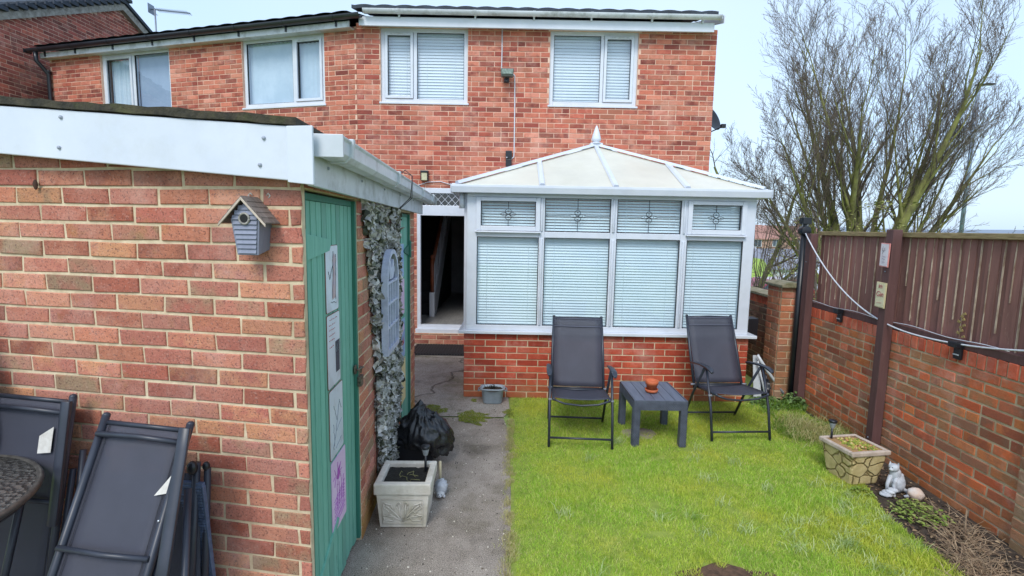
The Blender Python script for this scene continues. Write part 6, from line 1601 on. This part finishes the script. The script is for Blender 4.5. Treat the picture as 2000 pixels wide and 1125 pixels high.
# saplings and undergrowth seen over the low wall
GOLD = G('ivy_undergrowth', '9a9a5c', '767a44', 6, .9, isl=.3)
def shrub(label, c, r, h, n, mat, leaf, seed, name='shrub'):
    rs = random.Random(seed); t = thing(name, label, 'shrub', c); mb = MB(); lv = MB()
    for i in range(n):
        a = rs.uniform(0, 2*pi); l = h*rs.uniform(.5, 1.1); x, y = rs.uniform(-r, r)*.6, rs.uniform(-r, r)*.4; p = [(x, y, 0)]
        for k in range(1, 5): p.append((x+cos(a)*r*.6*(k/4)**1.5+rs.uniform(-.04, .04), y+sin(a)*r*.5*(k/4)**1.5, l*k/4))
        mb.tube(p, [.012, .01, .008, .005, .003], 4, cap=False)
        for q in range(5):
            b = Vector(p[rs.randint(1, 4)]); e = b+Vector((rs.uniform(-.3, .3), rs.uniform(-.2, .2), rs.uniform(.0, .4)))*h*.3; mb.tube([b, (b+e)/2+Vector((.02, 0, .02)), e], [.006, .004, .003], 3, cap=False)
            if leaf:
                for _ in range(4):
                    s = leaf*rs.uniform(.6, 1.3); w = b.lerp(e, rs.random())+Vector((rs.uniform(-.06, .06), rs.uniform(-.06, .06), rs.uniform(-.06, .06))); T = Matrix.Translation(w) @ Matrix.Rotation(rs.uniform(0, 6.3), 4, 'Z') @ Matrix.Rotation(rs.uniform(-1, 1), 4, 'X')
                    lv.add([T @ Vector(v) for v in ((0, 0, 0), (s*.5, s*.4, 0), (s, 0, 0), (s*.5, -s*.4, 0))], [(0,3,2,1)])
    mb.build('stems', BARK if not leaf else TWIG, t)
    if leaf: lv.build('leaves', mat, t)
    return t
shrub('ivy clad leafy shrub at the foot of the large tree, showing over the fence top', (tx-.2, ty-1.2, tz), 1.2, 2.9, 60, GOLD, .10, 21)
shrub('pale twiggy shrub with sparse leaves just beyond the black pole', (7.4, 12.6, terrain(7.4, 12.6)), 1.0, 2.3, 60, GOLD, .05, 22)
shrub('low tangled twigs beyond the stone topped wall', (4.35, 8.6, -.3), .8, 1.55, 90, GOLD, 0, 23)
shrub('thin upright saplings between the conservatory and the pole', (6.1, 12.2, terrain(6.1, 12.2)), .7, 3.0, 16, GOLD, 0, 24)
# street lamp
lp = thing('street_lamp', 'tall pale grey street lamp with a flat black head beside the large tree', 'street lamp', (18.23, 21.0, terrain(18.2, 21)))
LM = G('galvanised_column', '8fa0b4', '7f90a4', 4, .5); dz = -terrain(18.2, 21)
mb = MB(); mb.tube([(0, 0, 0), (0, 0, 1.5+dz)], .10, 12); mb.tube([(0, 0, 1.5+dz), (0, 0, 7.82+dz)], .075, 12); mb.build('column', LM, lp)
mb = MB(); mb.box((-.08, -.12, 7.82+dz), (.28, .12, 7.87+dz)); mb.box((.2, -.10, 7.84+dz), (.58, .10, 7.90+dz)); mb.build('lamp_head', BLACKPL, lp, .01)

# ---------------------------------------------------------------- beyond the garden
tag(sheet('road', [(8.5, 22.5), (60, 30), (60, 38), (8.5, 29.5)], terrain(14, 27)+.35, ROADM))
WH = G('white_render', 'e2e4e8', 'd2d5da', 2, .8); SLATE = G('slate_roof', '8b8d97', '787a86', 8, .8); TILE = G('terracotta_roof', 'b08478', '9c7266', 8, .85); PBR = G('pale_far_brick', 'b59284', 'a08074', 8, .9); WIN = G('far_window_dark', '55606e', '454f5c', 3, .3)
def cottage(label, c, w, d, h, rh, rot, wm, rm, nwin, chim=True):
    t = thing('house', label, 'house', c, rot); mb = MB(); mb.box((-w/2, 0, 0), (w/2, d, h)); mb.prism([(0, h), (d, h), (d/2, h+rh*.96)], -w/2+.02, w/2-.02, lambda u, v, q: (q, u, v)); mb.build('wall', wm, t)
    mb = MB(); mb.prism([(-.3, h-.05), (d/2, h+rh), (d+.3, h-.05), (d+.3, h-.2), (d/2, h+rh-.18), (-.3, h-.2)], -w/2-.2, w/2+.2, lambda u, v, q: (q, u, v)); rf = mb.build('roof', rm, t)
    if chim: mb = MB(); mb.box((w*.2, d/2-.3, h+rh-.5), (w*.2+.7, d/2+.3, h+rh+.9)); mb.build('chimney', PBR, rf)
    for i in range(nwin):
        x = -w/2+w*(i+.5)/nwin
        for z in ((.9, 2.1), (3.3, 4.4)):
            if z[1] > h: continue
            mb = MB(); mb.box((x-.55, -.05, z[0]), (x+.55, .02, z[1])); wf = mb.build('window', UPVC, t); mb = MB(); mb.box((x-.47, -.07, z[0]+.08), (x-.03, -.051, z[1]-.08)); mb.box((x+.03, -.07, z[0]+.08), (x+.47, -.051, z[1]-.08)); mb.build('pane', WIN, wf)
    return t
cottage('white rendered house with grey roof seen past the pillar, behind parked cars', (25.5, 46, terrain(25.5, 46)-.2), 7.5, 7, 3.0, 1.6, radians(-4), WH, SLATE, 4, False)
cottage('low white gabled building behind the green bank', (22.0, 50, terrain(22, 50)), 6, 8, 3.4, 1.6, radians(6), WH, WH, 2, False)
for i, (x, y, lab) in enumerate(((33, 76, 'far terracotta roofed house left of its twin on the hillside'), (44, 80, 'far terracotta roofed house right of its twin on the hillside'), (38, 104, 'small hazy grey roofed house highest on the hillside'))):
    cottage(lab, (x, y, terrain(x, y)+(.5 if i < 2 else 1.6)), 9, 8, 4.6, 2.0, radians(-8+i*5), PBR, TILE if i < 2 else SLATE, 3)
mb = MB(); b0 = terrain(17, 38)
mb.prism([(34.0, b0), (40.5, b0+3.5), (44, b0+3.55), (44, b0-.5)], 13.5, 19.3, lambda u, v, d: (d+(u-34)*.08, u, v)); tag(mb.build('grass_bank', G('bright_green_bank', '95ab52', '829a48', 1.2, 1, .5, 10, .05)), 'bright green grass bank rising beyond the road', 'bank')
def car(label, c, rot, col):
    t = thing('parked_car', label, 'car', c, rot, 'cars parked beyond the garden'); PM = G('car_paint_'+col, col, None, 2, .25, coat=.5)
    sec = [(-2.1, .35), (-2.12, .75), (-1.95, .88), (-1.25, .95), (-.6, 1.40), (.75, 1.43), (1.45, .98), (2.0, .92), (2.12, .7), (2.1, .35)]
    mb = MB(); mb.prism(sec, -.85, .85, lambda u, v, d: (u, d*(1-.12*max(0, v-.95)/.5), v)); mb.build('body', PM, t, .05)
    gl = MB(); gsec = [(-1.12, .98), (-.58, 1.34), (.70, 1.37), (1.28, .98)]; gl.prism(gsec, -.855, .855, lambda u, v, d: (u, d*(1-.11*max(0, v-.95)/.5), v)); gl.build('window', WIN, t)
    for x in (-1.3, 1.3):
        for y in (-.8, .8):
            w = MB(); w.tube([(x, y-.1, .32), (x, y+.1, .32)], .32, 18); wh = w.build('wheel', BLACKPL, t); w = MB(); w.tube([(x, y-.11, .32), (x, y+.11, .32)], .19, 14); w.build('hubcap', LM, wh)
    for y in (-.6, .6): w = MB(); w.ell((-2.1, y, .68), (.05, .16, .08), 10, 6); w.build('headlight', WH, t)
    return t
zz = terrain(14, 27)+.36
car('red car parked beyond the low twigs, next to the conservatory frame', (12.9, 25.2, zz), radians(8), '9c3040')
car('silver car parked beyond the wall in front of the green bank', (16.6, 28.5, zz), radians(172), 'b8bec8')
car('white car parked in front of the white house', (21.0, 33.5, zz), radians(6), 'dfe2e8')
